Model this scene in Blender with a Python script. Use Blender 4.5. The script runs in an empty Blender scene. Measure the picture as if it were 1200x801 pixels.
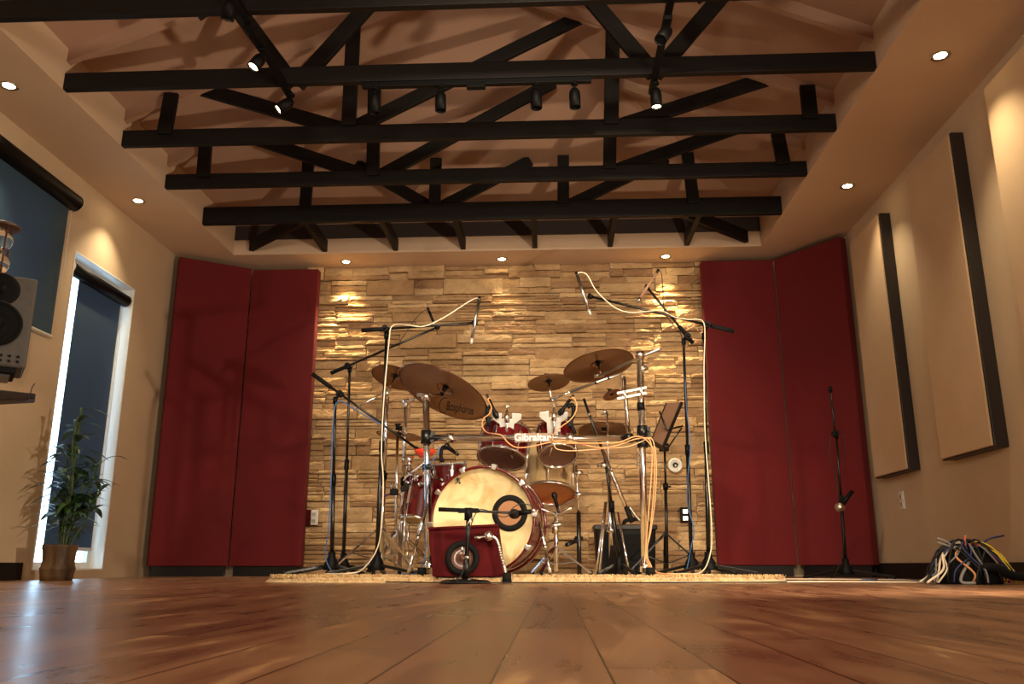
import bpy, bmesh, random, math
from math import sin, cos, pi, sqrt, atan, tan, radians
from mathutils import Vector, Matrix, noise
random.seed(7)
SC = bpy.context.scene
COL = SC.collection
V = Vector

# ------------------------------------------------------------------ camera model
F = 1000.0; H = .085; CX, CY = 600.0, 400.5
PITCH = atan(261.5 / F); YAW = atan(49 / sqrt(F * F + 261.5 ** 2))
FW = V((-sin(YAW) * cos(PITCH), cos(YAW) * cos(PITCH), sin(PITCH)))
RT = V((cos(YAW), sin(YAW), 0)); UP = RT.cross(FW)
CAM = V((0, 0, H))
def ray(x, y): return FW + RT * ((x - CX) / F) + UP * ((CY - y) / F)
def P(x, y, Y): d = ray(x, y); return CAM + d * (Y / d.y)      # measured point at distance Y
def PX(x, y, X): d = ray(x, y); return CAM + d * (X / d.x)
def PZ(x, y, Z): d = ray(x, y); return CAM + d * ((Z - H) / d.z)
def ppm(p): return F / ((p - CAM).dot(FW))
RUG = .03

# ------------------------------------------------------------------ materials
def lin(c):
    return tuple(((v / 255) / 12.92 if v / 255 <= .04045 else ((v / 255 + .055) / 1.055) ** 2.4) for v in c) + (1,)
def mat(name, rgb, rough=.5, metal=0, **kw):
    m = bpy.data.materials.new(name); m.use_nodes = True
    nt = m.node_tree; b = nt.nodes['Principled BSDF']
    b.inputs['Base Color'].default_value = lin(rgb)
    b.inputs['Roughness'].default_value = rough; b.inputs['Metallic'].default_value = metal
    for k, v in kw.items():
        if k == 'coat': b.inputs['Coat Weight'].default_value = v
        if k == 'trans': b.inputs['Transmission Weight'].default_value = v
        if k == 'spec': b.inputs['Specular IOR Level'].default_value = v
        if k == 'sheen': b.inputs['Sheen Weight'].default_value = v
    return m
def nodes(m): return m.node_tree.nodes, m.node_tree.links, m.node_tree.nodes['Principled BSDF']
def add_noise(m, rgb2, scale=5, detail=4, lo=.35, hi=.7, bump=0, bscale=None, stretch=(1, 1, 1), dist=0, coord='Object'):
    n, l, b = nodes(m)
    tc = n.new('ShaderNodeTexCoord'); mp = n.new('ShaderNodeMapping'); mp.inputs['Scale'].default_value = stretch
    l.new(tc.outputs[coord], mp.inputs['Vector'])
    t = n.new('ShaderNodeTexNoise'); t.inputs['Scale'].default_value = scale; t.inputs['Detail'].default_value = detail
    t.inputs['Distortion'].default_value = dist
    l.new(mp.outputs[0], t.inputs['Vector'])
    if rgb2:
        r = n.new('ShaderNodeValToRGB'); r.color_ramp.elements[0].position = lo; r.color_ramp.elements[1].position = hi
        r.color_ramp.elements[0].color = tuple(b.inputs['Base Color'].default_value); r.color_ramp.elements[1].color = lin(rgb2)
        l.new(t.outputs['Fac'], r.inputs[0]); l.new(r.outputs[0], b.inputs['Base Color'])
    if bump:
        t2 = n.new('ShaderNodeTexNoise'); t2.inputs['Scale'].default_value = bscale or scale * 4; t2.inputs['Detail'].default_value = 5
        l.new(mp.outputs[0], t2.inputs['Vector'])
        bp = n.new('ShaderNodeBump'); bp.inputs['Strength'].default_value = bump; bp.inputs['Distance'].default_value = .01
        l.new(t2.outputs['Fac'], bp.inputs['Height']); l.new(bp.outputs[0], b.inputs['Normal'])
    return m
def emis(name, rgb, s):
    m = mat(name, rgb, .4); _, _, b = nodes(m)
    b.inputs['Emission Color'].default_value = lin(rgb); b.inputs['Emission Strength'].default_value = s
    return m

M = {}
M['wall'] = add_noise(mat('wall_paint', (198, 175, 146), .75), (192, 169, 140), 3, bump=.08, bscale=60)
M['ceil'] = add_noise(mat('ceiling_paint', (205, 178, 150), .8), (198, 171, 143), 2, bump=.06, bscale=50)
M['vault'] = add_noise(mat('rosy_brown_vault', (168, 134, 112), .85), (160, 127, 105), 2, bump=.06, bscale=50)  # vault coloured darker and rosier than the soffit
M['beam'] = add_noise(mat('dark_stained_timber', (11, 8, 7), .6, spec=.25), (17, 12, 9), 6, stretch=(.6, 6, 6), bump=.15, bscale=30)
M['fascia'] = mat('dark_fascia', (52, 44, 42), .7)
M['base'] = mat('dark_baseboard', (18, 13, 11), .6, spec=.3)
M['red'] = add_noise(mat('red_fabric', (100, 6, 14), .9), (92, 5, 12), 2, bump=.12, bscale=300)
M['beige'] = add_noise(mat('beige_fabric', (196, 166, 130), .9, sheen=.1), (190, 160, 124), 4, bump=.1, bscale=300)
M['espresso'] = mat('espresso_frame', (34, 26, 24), .45)
M['chrome'] = add_noise(mat('chrome', (246, 245, 244), .16, 1), (236, 236, 236), 20)
M['black'] = mat('black_metal', (7, 7, 8), .33, spec=.5)
M['plastic'] = mat('black_plastic', (7, 7, 8), .55, spec=.15)
M['rubber'] = mat('black_rubber', (7, 7, 7), .8, spec=.25)
M['cream'] = None
M['maroon'] = add_noise(mat('maroon_lacquer', (84, 7, 14), .2, coat=.4), (64, 4, 9), 30)
M['boxred'] = add_noise(mat('red_painted_wood', (74, 8, 13), .7, spec=.1), (64, 6, 10), 12)
M['silver'] = mat('satin_silver', (200, 196, 188), .28, 1)
M['whitemetal'] = mat('white_plate', (205, 203, 198), .3, .5)
M['white'] = mat('white_plastic', (225, 222, 212), .45)
M['whitecable'] = mat('white_cable', (222, 206, 180), .55)
M['orangecable'] = mat('orange_cable', (222, 156, 102), .5)
M['peachcable'] = mat('peach_cable', (226, 176, 130), .5)
M['bluecable'] = mat('blue_cable', (58, 96, 150), .5)
M['blackcable'] = mat('black_cable', (8, 8, 9), .55)
M['orangered'] = mat('orange_red_plastic', (230, 66, 36), .4)
M['glass'] = mat('clear_glass', (255, 255, 255), .02, trans=1)
M['leaf'] = add_noise(mat('dark_green_leaf', (26, 54, 22), .45), (58, 92, 38), 8)
M['stem'] = add_noise(mat('green_stem', (60, 88, 40), .5), (40, 62, 26), 12, stretch=(1, 1, 4))
M['pot'] = add_noise(mat('bamboo_pot', (112, 84, 52), .6), (52, 36, 24), 6, stretch=(3, 3, .7), bump=.3, bscale=20)
M['greycab'] = add_noise(mat('grey_speaker_cabinet', (78, 74, 70), .55, spec=.3), (70, 66, 62), 40, bump=.1, bscale=200)
M['cone'] = mat('black_cone', (7, 7, 8), .6, spec=.1)
M['wooddark'] = add_noise(mat('dark_red_wood', (74, 38, 24), .4), (50, 24, 15), 14)
M['sand'] = mat('pale_sand', (220, 190, 150), .9)
M['brownhead'] = mat('smoky_brown_head', (92, 62, 50), .22, coat=.3)
M['amberhead'] = mat('amber_head', (176, 98, 44), .3, coat=.3)
M['shelltan'] = add_noise(mat('pale_wood_shell', (196, 168, 120), .25, coat=.5), (150, 120, 84), 5, stretch=(1, 1, .3))
M['desk'] = mat('music_desk', (150, 112, 90), .5)
M['lamp_on'] = emis('lamp_glow', (255, 226, 170), 30)
M['ink'] = mat('black_ink', (18, 14, 14), .5)
M['letter'] = mat('white_letter', (238, 232, 220), .45)
def cream():
    m = mat('calfskin_head', (228, 208, 160), .55, spec=.2)
    add_noise(m, (196, 166, 112), 9, 7, .42, .68, dist=.9); return m
M['cream'] = cream()
def bronze():
    m = mat('bronze_cymbal', (176, 118, 78), .27, 1)
    n, l, b = nodes(m)
    tc = n.new('ShaderNodeTexCoord'); g = n.new('ShaderNodeVectorMath'); g.operation = 'LENGTH'
    l.new(tc.outputs['Object'], g.inputs[0])
    w = n.new('ShaderNodeMath'); w.operation = 'MULTIPLY'; w.inputs[1].default_value = 900; l.new(g.outputs['Value'], w.inputs[0])
    s = n.new('ShaderNodeMath'); s.operation = 'SINE'; l.new(w.outputs[0], s.inputs[0])
    bp = n.new('ShaderNodeBump'); bp.inputs['Strength'].default_value = .08; bp.inputs['Distance'].default_value = .002
    l.new(s.outputs[0], bp.inputs['Height']); l.new(bp.outputs[0], b.inputs['Normal'])
    b.inputs['Anisotropic'].default_value = .8; tg = n.new('ShaderNodeTangent'); tg.direction_type = 'RADIAL'; tg.axis = 'Z'; l.new(tg.outputs[0], b.inputs['Tangent'])
    t = n.new('ShaderNodeTexNoise'); t.inputs['Scale'].default_value = 9; l.new(tc.outputs['Object'], t.inputs['Vector'])
    r = n.new('ShaderNodeValToRGB'); r.color_ramp.elements[0].color = lin((150, 122, 104)); r.color_ramp.elements[1].color = lin((184, 154, 130))
    l.new(t.outputs['Fac'], r.inputs[0]); l.new(r.outputs[0], b.inputs['Base Color'])
    return m
M['bronze'] = bronze()
def floor_mat():
    m = mat('plank_floor', (120, 70, 40), .22); n, l, b = nodes(m)
    tc = n.new('ShaderNodeTexCoord'); sep = n.new('ShaderNodeSeparateXYZ'); l.new(tc.outputs['Object'], sep.inputs[0])
    def math(op, a, bb=None, c=None):
        x = n.new('ShaderNodeMath'); x.operation = op
        for i, v in enumerate((a, bb, c)):
            if v is None: continue
            if hasattr(v, 'links') or hasattr(v, 'is_linked'): l.new(v, x.inputs[i])
            else: x.inputs[i].default_value = v
        return x.outputs[0]
    W = PW; L = 1.25
    u = math('DIVIDE', math('SUBTRACT', sep.outputs['X'], PX0), W)
    iu = math('FLOOR', u); fu = math('FRACT', u)
    off = math('MULTIPLY', math('FRACT', math('MULTIPLY', iu, .377)), L)
    v = math('DIVIDE', math('ADD', sep.outputs['Y'], off), L)
    iv = math('FLOOR', v); fv = math('FRACT', v)
    seam = math('MAXIMUM', math('GREATER_THAN', math('ABSOLUTE', math('SUBTRACT', fu, .5)), .488),
                math('GREATER_THAN', math('ABSOLUTE', math('SUBTRACT', fv, .5)), .4988))
    cb = n.new('ShaderNodeCombineXYZ'); l.new(iu, cb.inputs[0]); l.new(iv, cb.inputs[1])
    wn = n.new('ShaderNodeTexWhiteNoise'); wn.noise_dimensions = '2D'; l.new(cb.outputs[0], wn.inputs['Vector'])
    # figured grain: stretched noise, offset per plank
    gx = math('MULTIPLY', sep.outputs['X'], 9.0); gy = math('MULTIPLY', sep.outputs['Y'], 1.7)
    gz = math('MULTIPLY', wn.outputs['Value'], 30.0)
    gv = n.new('ShaderNodeCombineXYZ'); l.new(gx, gv.inputs[0]); l.new(gy, gv.inputs[1]); l.new(gz, gv.inputs[2])
    nz = n.new('ShaderNodeTexNoise'); nz.inputs['Scale'].default_value = 1.0; nz.inputs['Detail'].default_value = 5; nz.inputs['Distortion'].default_value = 1.6
    l.new(gv.outputs[0], nz.inputs['Vector'])
    r = n.new('ShaderNodeValToRGB'); e = r.color_ramp.elements
    e[0].position = .30; e[0].color = lin((86, 56, 42)); e[1].position = .72; e[1].color = lin((196, 156, 108))
    k = e.new(.48); k.color = lin((128, 90, 64)); k = e.new(.6); k.color = lin((146, 106, 76))
    mixv = math('ADD', math('MULTIPLY', nz.outputs['Fac'], .85), math('MULTIPLY', wn.outputs['Value'], .16))
    l.new(mixv, r.inputs[0])
    mx = n.new('ShaderNodeMix'); mx.data_type = 'RGBA'; l.new(seam, mx.inputs['Factor']); l.new(r.outputs[0], mx.inputs[6]); mx.inputs[7].default_value = lin((34, 16, 10))
    l.new(mx.outputs[2], b.inputs['Base Color'])
    rr = math('ADD', .2, math('MULTIPLY', nz.outputs['Fac'], .2)); l.new(rr, b.inputs['Roughness'])
    bp = n.new('ShaderNodeBump'); bp.inputs['Strength'].default_value = .25; bp.inputs['Distance'].default_value = .002
    l.new(math('SUBTRACT', math('MULTIPLY', nz.outputs['Fac'], .3), seam), bp.inputs['Height']); l.new(bp.outputs[0], b.inputs['Normal'])
    return m
_a = PZ(575, 800, 0); _b = PZ(720, 800, 0)
PW = _b.x - _a.x; PX0 = _a.x
M['floor'] = floor_mat()
def stone_mat():
    m = mat('ledgestone', (180, 150, 105), .85); n, l, b = nodes(m)
    at = n.new('ShaderNodeAttribute'); at.attribute_name = 'tone'
    r = n.new('ShaderNodeValToRGB'); e = r.color_ramp.elements
    e[0].position = 0; e[0].color = lin((156, 122, 88)); e[1].position = 1; e[1].color = lin((214, 182, 136))
    k = e.new(.45); k.color = lin((186, 150, 106)); k = e.new(.75); k.color = lin((194, 162, 120))
    l.new(at.outputs['Fac'], r.inputs[0])
    tc = n.new('ShaderNodeTexCoord'); mp = n.new('ShaderNodeMapping'); mp.inputs['Scale'].default_value = (1, 1, 1.5); l.new(tc.outputs['Object'], mp.inputs[0])
    nz = n.new('ShaderNodeTexNoise'); nz.inputs['Scale'].default_value = 9; nz.inputs['Detail'].default_value = 6; l.new(mp.outputs[0], nz.inputs['Vector'])
    mx = n.new('ShaderNodeMix'); mx.data_type = 'RGBA'; mx.blend_type = 'MULTIPLY'; mx.inputs['Factor'].default_value = .35
    r2 = n.new('ShaderNodeValToRGB'); r2.color_ramp.elements[0].position = .3; r2.color_ramp.elements[1].position = .65
    r2.color_ramp.elements[0].color = lin((178, 160, 138)); l.new(nz.outputs['Fac'], r2.inputs[0])
    l.new(r.outputs[0], mx.inputs[6]); l.new(r2.outputs[0], mx.inputs[7]); l.new(mx.outputs[2], b.inputs['Base Color'])
    n3 = n.new('ShaderNodeTexNoise'); n3.inputs['Scale'].default_value = 45; n3.inputs['Detail'].default_value = 6; l.new(mp.outputs[0], n3.inputs['Vector'])
    bp = n.new('ShaderNodeBump'); bp.inputs['Strength'].default_value = .9; bp.inputs['Distance'].default_value = .012
    l.new(n3.outputs['Fac'], bp.inputs['Height']); l.new(bp.outputs[0], b.inputs['Normal'])
    return m
M['stone'] = stone_mat()
M['rug'] = add_noise(mat('shaggy_cream_wool', (222, 190, 136), .95, sheen=.3), (190, 152, 100), 30, bump=.8, bscale=120)
def shade_mat():
    m = mat('blue_roller_fabric', (58, 82, 98), .7); n, l, b = nodes(m)
    tr = n.new('ShaderNodeBsdfTranslucent'); tr.inputs[0].default_value = lin((70, 120, 150))
    ms = n.new('ShaderNodeMixShader'); ms.inputs[0].default_value = .2
    l.new(b.outputs[0], ms.inputs[1]); l.new(tr.outputs[0], ms.inputs[2]); l.new(ms.outputs[0], n['Material Output'].inputs[0])
    return m
M['shade'] = shade_mat()

# ------------------------------------------------------------------ mesh builder
def frame(d):
    d = d.normalized(); a = V((0, 0, 1)) if abs(d.z) < .95 else V((1, 0, 0))
    x = a.cross(d).normalized(); y = d.cross(x); return x, y, d
class MB:
    def __init__(s): s.v = []; s.f = []; s.sm = []
    def add(s, vs, fs, smooth=False):
        o = len(s.v); s.v += [V(v) for v in vs]; s.f += [tuple(i + o for i in f) for f in fs]; s.sm += [smooth] * len(fs); return s
    def hexa(s, p):   # 8 points: bottom loop 0-3, top loop 4-7
        return s.add(p, [(0, 3, 2, 1), (4, 5, 6, 7), (0, 1, 5, 4), (1, 2, 6, 5), (2, 3, 7, 6), (3, 0, 4, 7)])
    def box(s, a, b):
        x0, y0, z0 = a; x1, y1, z1 = b
        return s.hexa([(x0, y0, z0), (x1, y0, z0), (x1, y1, z0), (x0, y1, z0), (x0, y0, z1), (x1, y0, z1), (x1, y1, z1), (x0, y1, z1)])
    def obox(s, c, x, y, z, sx, sy, sz):
        c = V(c); x = x * sx / 2; y = y * sy / 2; z = z * sz / 2
        return s.hexa([c - x - y - z, c + x - y - z, c + x + y - z, c - x + y - z, c - x - y + z, c + x - y + z, c + x + y + z, c - x + y + z])
    def bar(s, p, q, w, h, up=V((0, 0, 1))):   # rectangular bar; w across 'up' plane, h along up-ish
        p = V(p); q = V(q); d = (q - p).normalized(); x = d.cross(up).normalized(); y = x.cross(d)
        return s.obox((p + q) / 2, x, d, y, w, (q - p).length, h)
    def cyl(s, p, q, r0, r1=None, n=14, cap=True):
        p = V(p); q = V(q); r1 = r0 if r1 is None else r1
        x, y, d = frame(q - p); vs = []
        for c, r in ((p, r0), (q, r1)):
            for i in range(n):
                a = 2 * pi * i / n; vs.append(c + (x * cos(a) + y * sin(a)) * r)
        s.add(vs, [(i, (i + 1) % n, n + (i + 1) % n, n + i) for i in range(n)], True)
        if cap:
            s.add(vs[:n], [tuple(range(n))[::-1]]); s.add(vs[n:], [tuple(range(n))])
        return s
    def lathe(s, prof, o, ax, n=32, close=False):   # prof [(r, h)] along axis
        x, y, d = frame(V(ax)); o = V(o); vs = []; k = len(prof)
        for r, h in prof:
            for i in range(n):
                a = 2 * pi * i / n; vs.append(o + (x * cos(a) + y * sin(a)) * max(r, 1e-5) + d * h)
        fs = []
        for j in range(k if close else k - 1):
            j2 = (j + 1) % k
            for i in range(n): fs.append((j * n + i, j * n + (i + 1) % n, j2 * n + (i + 1) % n, j2 * n + i))
        return s.add(vs, fs, True)
    def tube(s, pts, r, n=8, sub=6):
        pts = smooth(pts, sub) if sub > 1 else [V(p) for p in pts]
        k = len(pts); vs = []; px = None
        for i, p in enumerate(pts):
            t = (pts[min(i + 1, k - 1)] - pts[max(i - 1, 0)])
            if t.length < 1e-9: t = V((0, 0, 1))
            t.normalize()
            x = frame(t)[0] if px is None else (px - t * px.dot(t))
            if x.length < 1e-6: x = frame(t)[0]
            x.normalize(); px = x; y = t.cross(x)
            rr = r[min(i * len(r) // k, len(r) - 1)] if isinstance(r, (list, tuple)) else r
            for j in range(n):
                a = 2 * pi * j / n; vs.append(p + (x * cos(a) + y * sin(a)) * rr)
        fs = [(i * n + j, i * n + (j + 1) % n, (i + 1) * n + (j + 1) % n, (i + 1) * n + j) for i in range(k - 1) for j in range(n)]
        s.add(vs, fs, True); s.add(vs[:n], [tuple(range(n))[::-1]]); s.add(vs[-n:], [tuple(range(n))]); return s
    def ball(s, c, r, n=14, sc=(1, 1, 1)):
        c = V(c); vs = []; m = n // 2
        for j in range(m + 1):
            th = pi * j / m
            for i in range(n):
                a = 2 * pi * i / n; vs.append(c + V((sin(th) * cos(a) * sc[0], sin(th) * sin(a) * sc[1], cos(th) * sc[2])) * r)
        return s.add(vs, [(j * n + i, (j + 1) * n + i, (j + 1) * n + (i + 1) % n, j * n + (i + 1) % n) for j in range(m) for i in range(n)], True)
    def prism(s, pts, d):   # polygon extruded by vector d
        n = len(pts); d = V(d); a = [V(p) for p in pts]; b = [p + d for p in a]
        return s.add(a + b, [tuple(range(n))[::-1], tuple(range(n, 2 * n))] + [(i, (i + 1) % n, n + (i + 1) % n, n + i) for i in range(n)])
    def build(s, name, m, parent=None, origin=None, bevel=0):
        o = V(parent.location) if parent is not None and parent.type == 'EMPTY' else (V(parent['_o']) if parent is not None else V(origin or (0, 0, 0)))
        me = bpy.data.meshes.new(name); me.from_pydata([tuple(v - o) for v in s.v], [], s.f)
        me.polygons.foreach_set('use_smooth', s.sm)
        bm = bmesh.new(); bm.from_mesh(me); bmesh.ops.remove_doubles(bm, verts=bm.verts, dist=1e-6)
        bmesh.ops.recalc_face_normals(bm, faces=bm.faces); bm.to_mesh(me); bm.free()
        me.materials.append(M[m] if isinstance(m, str) else m)
        ob = bpy.data.objects.new(name, me); COL.objects.link(ob)
        ob['_o'] = tuple(o)
        if parent is not None: ob.parent = parent
        else: ob.location = o
        if bevel:
            b = ob.modifiers.new('bevel', 'BEVEL'); b.width = bevel; b.segments = 2; b.limit_method = 'ANGLE'
        return ob
def smooth(pts, sub=6):
    pts = [V(p) for p in pts]
    if len(pts) < 3: return pts
    out = []; q = [pts[0] * 2 - pts[1]] + pts + [pts[-1] * 2 - pts[-2]]
    for i in range(1, len(q) - 2):
        a, b, c, d = q[i - 1:i + 3]
        for k in range(sub):
            t = k / sub
            out.append(.5 * ((2 * b) + (c - a) * t + (2 * a - 5 * b + 4 * c - d) * t * t + (3 * b - 3 * c + d - a) * t ** 3))
    out.append(pts[-1]); return out
def tag(o, label, cat, group=None):
    o['label'] = label; o['category'] = cat
    if group: o['group'] = group
    return o
def thing(name, label, cat, loc=(0, 0, 0), group=None):
    o = bpy.data.objects.new(name, None); COL.objects.link(o); o.location = loc; o.empty_display_size = .1
    return tag(o, label, cat, group)
def struct(mb, name, m, bevel=0):
    o = mb.build(name, m, bevel=bevel); o['kind'] = 'structure'; return o
def text_mesh(body, size, name, m, o, xd, yd, parent, depth=.0008, italic=0, tall=1, raw=False, bold=.02):
    cu = bpy.data.curves.new('t', 'FONT'); cu.body = body; cu.size = size; cu.extrude = depth; cu.shear = italic
    cu.align_x = 'CENTER'; cu.align_y = 'CENTER'; cu.offset = size * bold
    ob = bpy.data.objects.new('t', cu); COL.objects.link(ob)
    dg = bpy.context.evaluated_depsgraph_get(); me = bpy.data.meshes.new_from_object(ob.evaluated_get(dg))
    bpy.data.objects.remove(ob)
    xd = xd.normalized(); zd = xd.cross(yd).normalized(); yd = yd.normalized() if raw else zd.cross(xd)
    org = V(parent.location) if parent.type == 'EMPTY' else V(parent['_o'])
    for v in me.vertices: v.co = V(o) + xd * v.co.x + yd * v.co.y * tall + zd * v.co.z - org
    me.materials.clear(); me.materials.append(M[m]); me.name = name
    r = bpy.data.objects.new(name, me); COL.objects.link(r); r.parent = parent; return r

# ------------------------------------------------------------------ room shell
XL, XR, YB, ZC = -3.14, 2.33, 7.0, 2.6
YF = -2.6
TX0, TX1, TY1, TY0, TZ = -2.65, 1.72, 6.62, -1.6, 2.85     # ceiling tray
SL = .42; RX = (TX0 + TX1) / 2; RZ = TZ + SL * (RX - TX0)
def roof(x, y=0): return TZ + SL * min(x - TX0, TX1 - x, TY1 - y, y - TY0)
struct(MB().box((XL - .3, YF - .1, -.1), (XR + .3, YB + .2, 0)), 'floor', 'floor')
c = MB()
def slab(x0, y0, x1, y1): c.box((x0, y0, ZC), (x1, y1, ZC + .06))
# soffit ring, tray faces and the hipped vault
slab(XL - .1, YF, TX0, YB + .1); slab(TX1, YF, XR + .1, YB + .1); slab(TX0, TY1, TX1, YB + .1); slab(TX0, YF, TX1, TY0)
c.box((TX0 - .05, TY0, ZC + .06), (TX0, TY1, TZ)); c.box((TX1, TY0, ZC + .06), (TX1 + .05, TY1, TZ))
c.box((TX0, TY1, ZC + .06), (TX1, TY1 + .05, 2.73)); c.box((TX0, TY0 - .05, ZC + .06), (TX1, TY0, TZ))
hw = RX - TX0
A, B_, C_, D = V((TX0, TY0, TZ)), V((TX1, TY0, TZ)), V((TX1, TY1, TZ)), V((TX0, TY1, TZ))
E1, E2 = V((RX, TY0 + hw, RZ)), V((RX, TY1 - hw, RZ))
t_ = V((0, 0, .03))
vv = MB()
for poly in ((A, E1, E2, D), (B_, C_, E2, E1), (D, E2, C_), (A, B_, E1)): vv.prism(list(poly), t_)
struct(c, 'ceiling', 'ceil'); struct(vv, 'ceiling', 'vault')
struct(MB().box((TX0, TY1 - .012, 2.73), (TX1, TY1 + .05, 2.9)), 'trim_1', 'fascia')
# walls
struct(MB().box((XL - .2, YB, 0), (XR + .2, YB + .12, ZC)), 'wall_back', 'wall')
struct(MB().box((XR, YF, 0), (XR + .12, YB, ZC)), 'wall_right', 'wall')
struct(MB().box((XL - .2, YF - .12, 0), (XR + .12, YF, ZC)), 'wall_front', 'wall')
w = MB(); T = .16
W2 = (5.17, 6.0, .055, 2.10); W1 = (3.2, 4.86, 1.46, 2.28)
w.box((XL - T, YF, 0), (XL, W1[0], ZC)); w.box((XL - T, W1[0], 0), (XL, W1[1], W1[2])); w.box((XL - T, W1[0], W1[3]), (XL, W1[1], ZC))
w.box((XL - T, W1[1], 0), (XL, W2[0], ZC)); w.box((XL - T, W2[0], W2[3]), (XL, W2[1], ZC)); w.box((XL - T, W2[1], 0), (XL, YB, ZC))
w.box((XL - T, W2[0], 0), (XL, W2[1], W2[2]))
struct(w, 'wall_left', 'wall')
struct(MB().box((XL, YF, 0), (XL + .02, 5.05, .1)), 'baseboard_left', 'base')
struct(MB().box((XR - .02, YF, 0), (XR, 6.44, .1)), 'baseboard_right', 'base')
M['wframe'] = mat('white_window_frame', (226, 224, 214), .4)
M['pane'] = mat('window_glass', (235, 245, 250), .02, trans=1, spec=.5)
for i, (y0, y1, z0, z1) in enumerate((W1, W2)):
    f = MB(); x0, x1 = XL - .14, XL - .09
    f.box((x0, y0, z0), (x1, y0 + .05, z1)); f.box((x0, y1 - .05, z0), (x1, y1, z1)); f.box((x0, y0 + .05, z0), (x1, y1 - .05, z0 + .05)); f.box((x0, y0 + .05, z1 - .05), (x1, y1 - .05, z1))
    o = struct(f, 'window_%d' % (i + 1), 'wframe')
    # white reveal lining
    l_ = MB(); l_.box((XL - .09, y1 - .008, z0), (XL + .004, y1, z1)); l_.box((XL - .09, y0, z0), (XL + .004, y0 + .008, z1)); l_.box((XL - .09, y0 + .008, z1 - .008), (XL + .004, y1 - .008, z1)); l_.box((XL - .09, y0 + .008, z0), (XL + .004, y1 - .008, z0 + .008))
    l_.build('reveal', 'wframe', o)
    MB().box((x0 + .02, y0 + .05, z0 + .05), (x0 + .026, y1 - .05, z1 - .05)).build('pane', 'pane', o)

# stone wall cladding (one surface, stones in the mesh)
def stones():
    bm_v = []; bm_f = []; tone = []
    x0, x1 = -2.12, 1.36; z = 0; rnd = random.Random(3)
    def stone(xa, xb, za, zb, t):
        d = rnd.uniform(.004, .036); g = .0026
        if rnd.random() < .12: d = rnd.uniform(.036, .05)
        nx = max(3, int((xb - xa) / .03)); nz = 4
        sx = rnd.uniform(-.35, .35); sz = rnd.uniform(-.25, .4); o = len(bm_v)
        for j in range(nz + 1):
            for i in range(nx + 1):
                u = i / nx; v = j / nz
                x = xa + g + (xb - xa - 2 * g) * u; zz = za + g + (zb - za - 2 * g) * v
                q = noise.noise(V((x * 9, zz * 22, t * 50))) * .013 + noise.noise(V((x * 34, zz * 60, t * 9))) * .0075
                e = -.006 if (i in (0, nx) or j in (0, nz)) else 0
                bm_v.append((x, YB - .012 - d - q - (u - .5) * sx * .02 - (v - .5) * sz * .02 - e, zz + noise.noise(V((x * 12, t * 30, j))) * .0025))
        W = nx + 1
        for j in range(nz):
            for i in range(nx): bm_f.append((o + j * W + i, o + j * W + i + 1, o + (j + 1) * W + i + 1, o + (j + 1) * W + i)); tone.append(t)
        bd = [i for i in range(W)] + [j * W + nx for j in range(1, nz + 1)] + [nz * W + i for i in range(nx - 1, -1, -1)] + [j * W for j in range(nz - 1, 0, -1)]
        bo = len(bm_v)
        for k in bd: bm_v.append((bm_v[o + k][0], YB - .001, bm_v[o + k][2]))
        for a in range(len(bd)):
            b2 = (a + 1) % len(bd); bm_f.append((o + bd[b2], o + bd[a], bo + a, bo + b2)); tone.append(t * .6)
    while z < ZC - .01:
        h = min(rnd.choice((.08, .1, .12, .14)), ZC - z)
        if ZC - z - h < .04: h = ZC - z
        x = x0 - rnd.uniform(0, .2)
        while x < x1:
            L = rnd.uniform(.22, .6); xa, xb = max(x, x0), min(x + L, x1)
            if xb - xa > .02:
                r = rnd.random()
                if r < .12: cuts = [0, 1]
                elif r < .55: k = rnd.uniform(.35, .65); cuts = [0, k, 1]
                else: cuts = [0, .3, .68, 1]
                for a, b in zip(cuts, cuts[1:]):
                    m = xa + (xb - xa) * rnd.uniform(.3, .7) if (xb - xa > .35 and rnd.random() < .4) else None
                    segs = [(xa, m), (m, xb)] if m else [(xa, xb)]
                    for s0, s1 in segs: stone(s0, s1, z + h * a, z + h * b, rnd.random())
            x += L
        z += h
    me = bpy.data.meshes.new('stone_cladding'); me.from_pydata(bm_v, [], bm_f)
    at = me.attributes.new('tone', 'FLOAT', 'FACE'); at.data.foreach_set('value', tone)
    me.materials.append(M['stone']); ob = bpy.data.objects.new('wall_stone', me); COL.objects.link(ob); ob['kind'] = 'structure'
stones()

# ------------------------------------------------------------------ roof trusses
def truss(Y, h, webs, label, rafters=True):
    t = thing('roof_truss', label, 'roof truss', (RX, Y, ZC), 'dark timber trusses under the vaulted ceiling')
    MB().box((TX0, Y - .02, ZC), (TX1, Y + .02, ZC + h)).build('bottom_chord', 'beam', t, bevel=.003)
    for kind, a, b in webs:
        p = P(*a, Y); d = P(*b, Y) - p; k = 0
        yy = Y
        # run the member up until it meets the rafter line
        best = 1.0
        L = 0
        while L < 2.2:
            q = p + d.normalized() * L
            if q.z > min(roof(q.x, Y), RZ) - .03: break
            L += .01
        q = p + d.normalized() * L
        off = .03 if kind == 'diagonal' else -.03
        p.y = q.y = Y + off
        MB().bar(p, q, .034, .088, up=V((0, 1, 0)).cross((q - p).normalized())).build(kind, 'beam', t, bevel=.003)
    if rafters:
        for s in (-1, 1):
            xe = TX0 if s < 0 else TX1; top = min(RZ, TZ + SL * (TY1 - Y)); xt = xe - s * (top - TZ) / SL
            a = V((xe, Y, TZ - .045)); b = V((xt, Y, top - .045))
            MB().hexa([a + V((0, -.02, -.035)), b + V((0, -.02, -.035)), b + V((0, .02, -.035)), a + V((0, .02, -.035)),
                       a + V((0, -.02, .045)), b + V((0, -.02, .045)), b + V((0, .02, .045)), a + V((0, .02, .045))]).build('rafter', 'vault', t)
    return t
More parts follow.
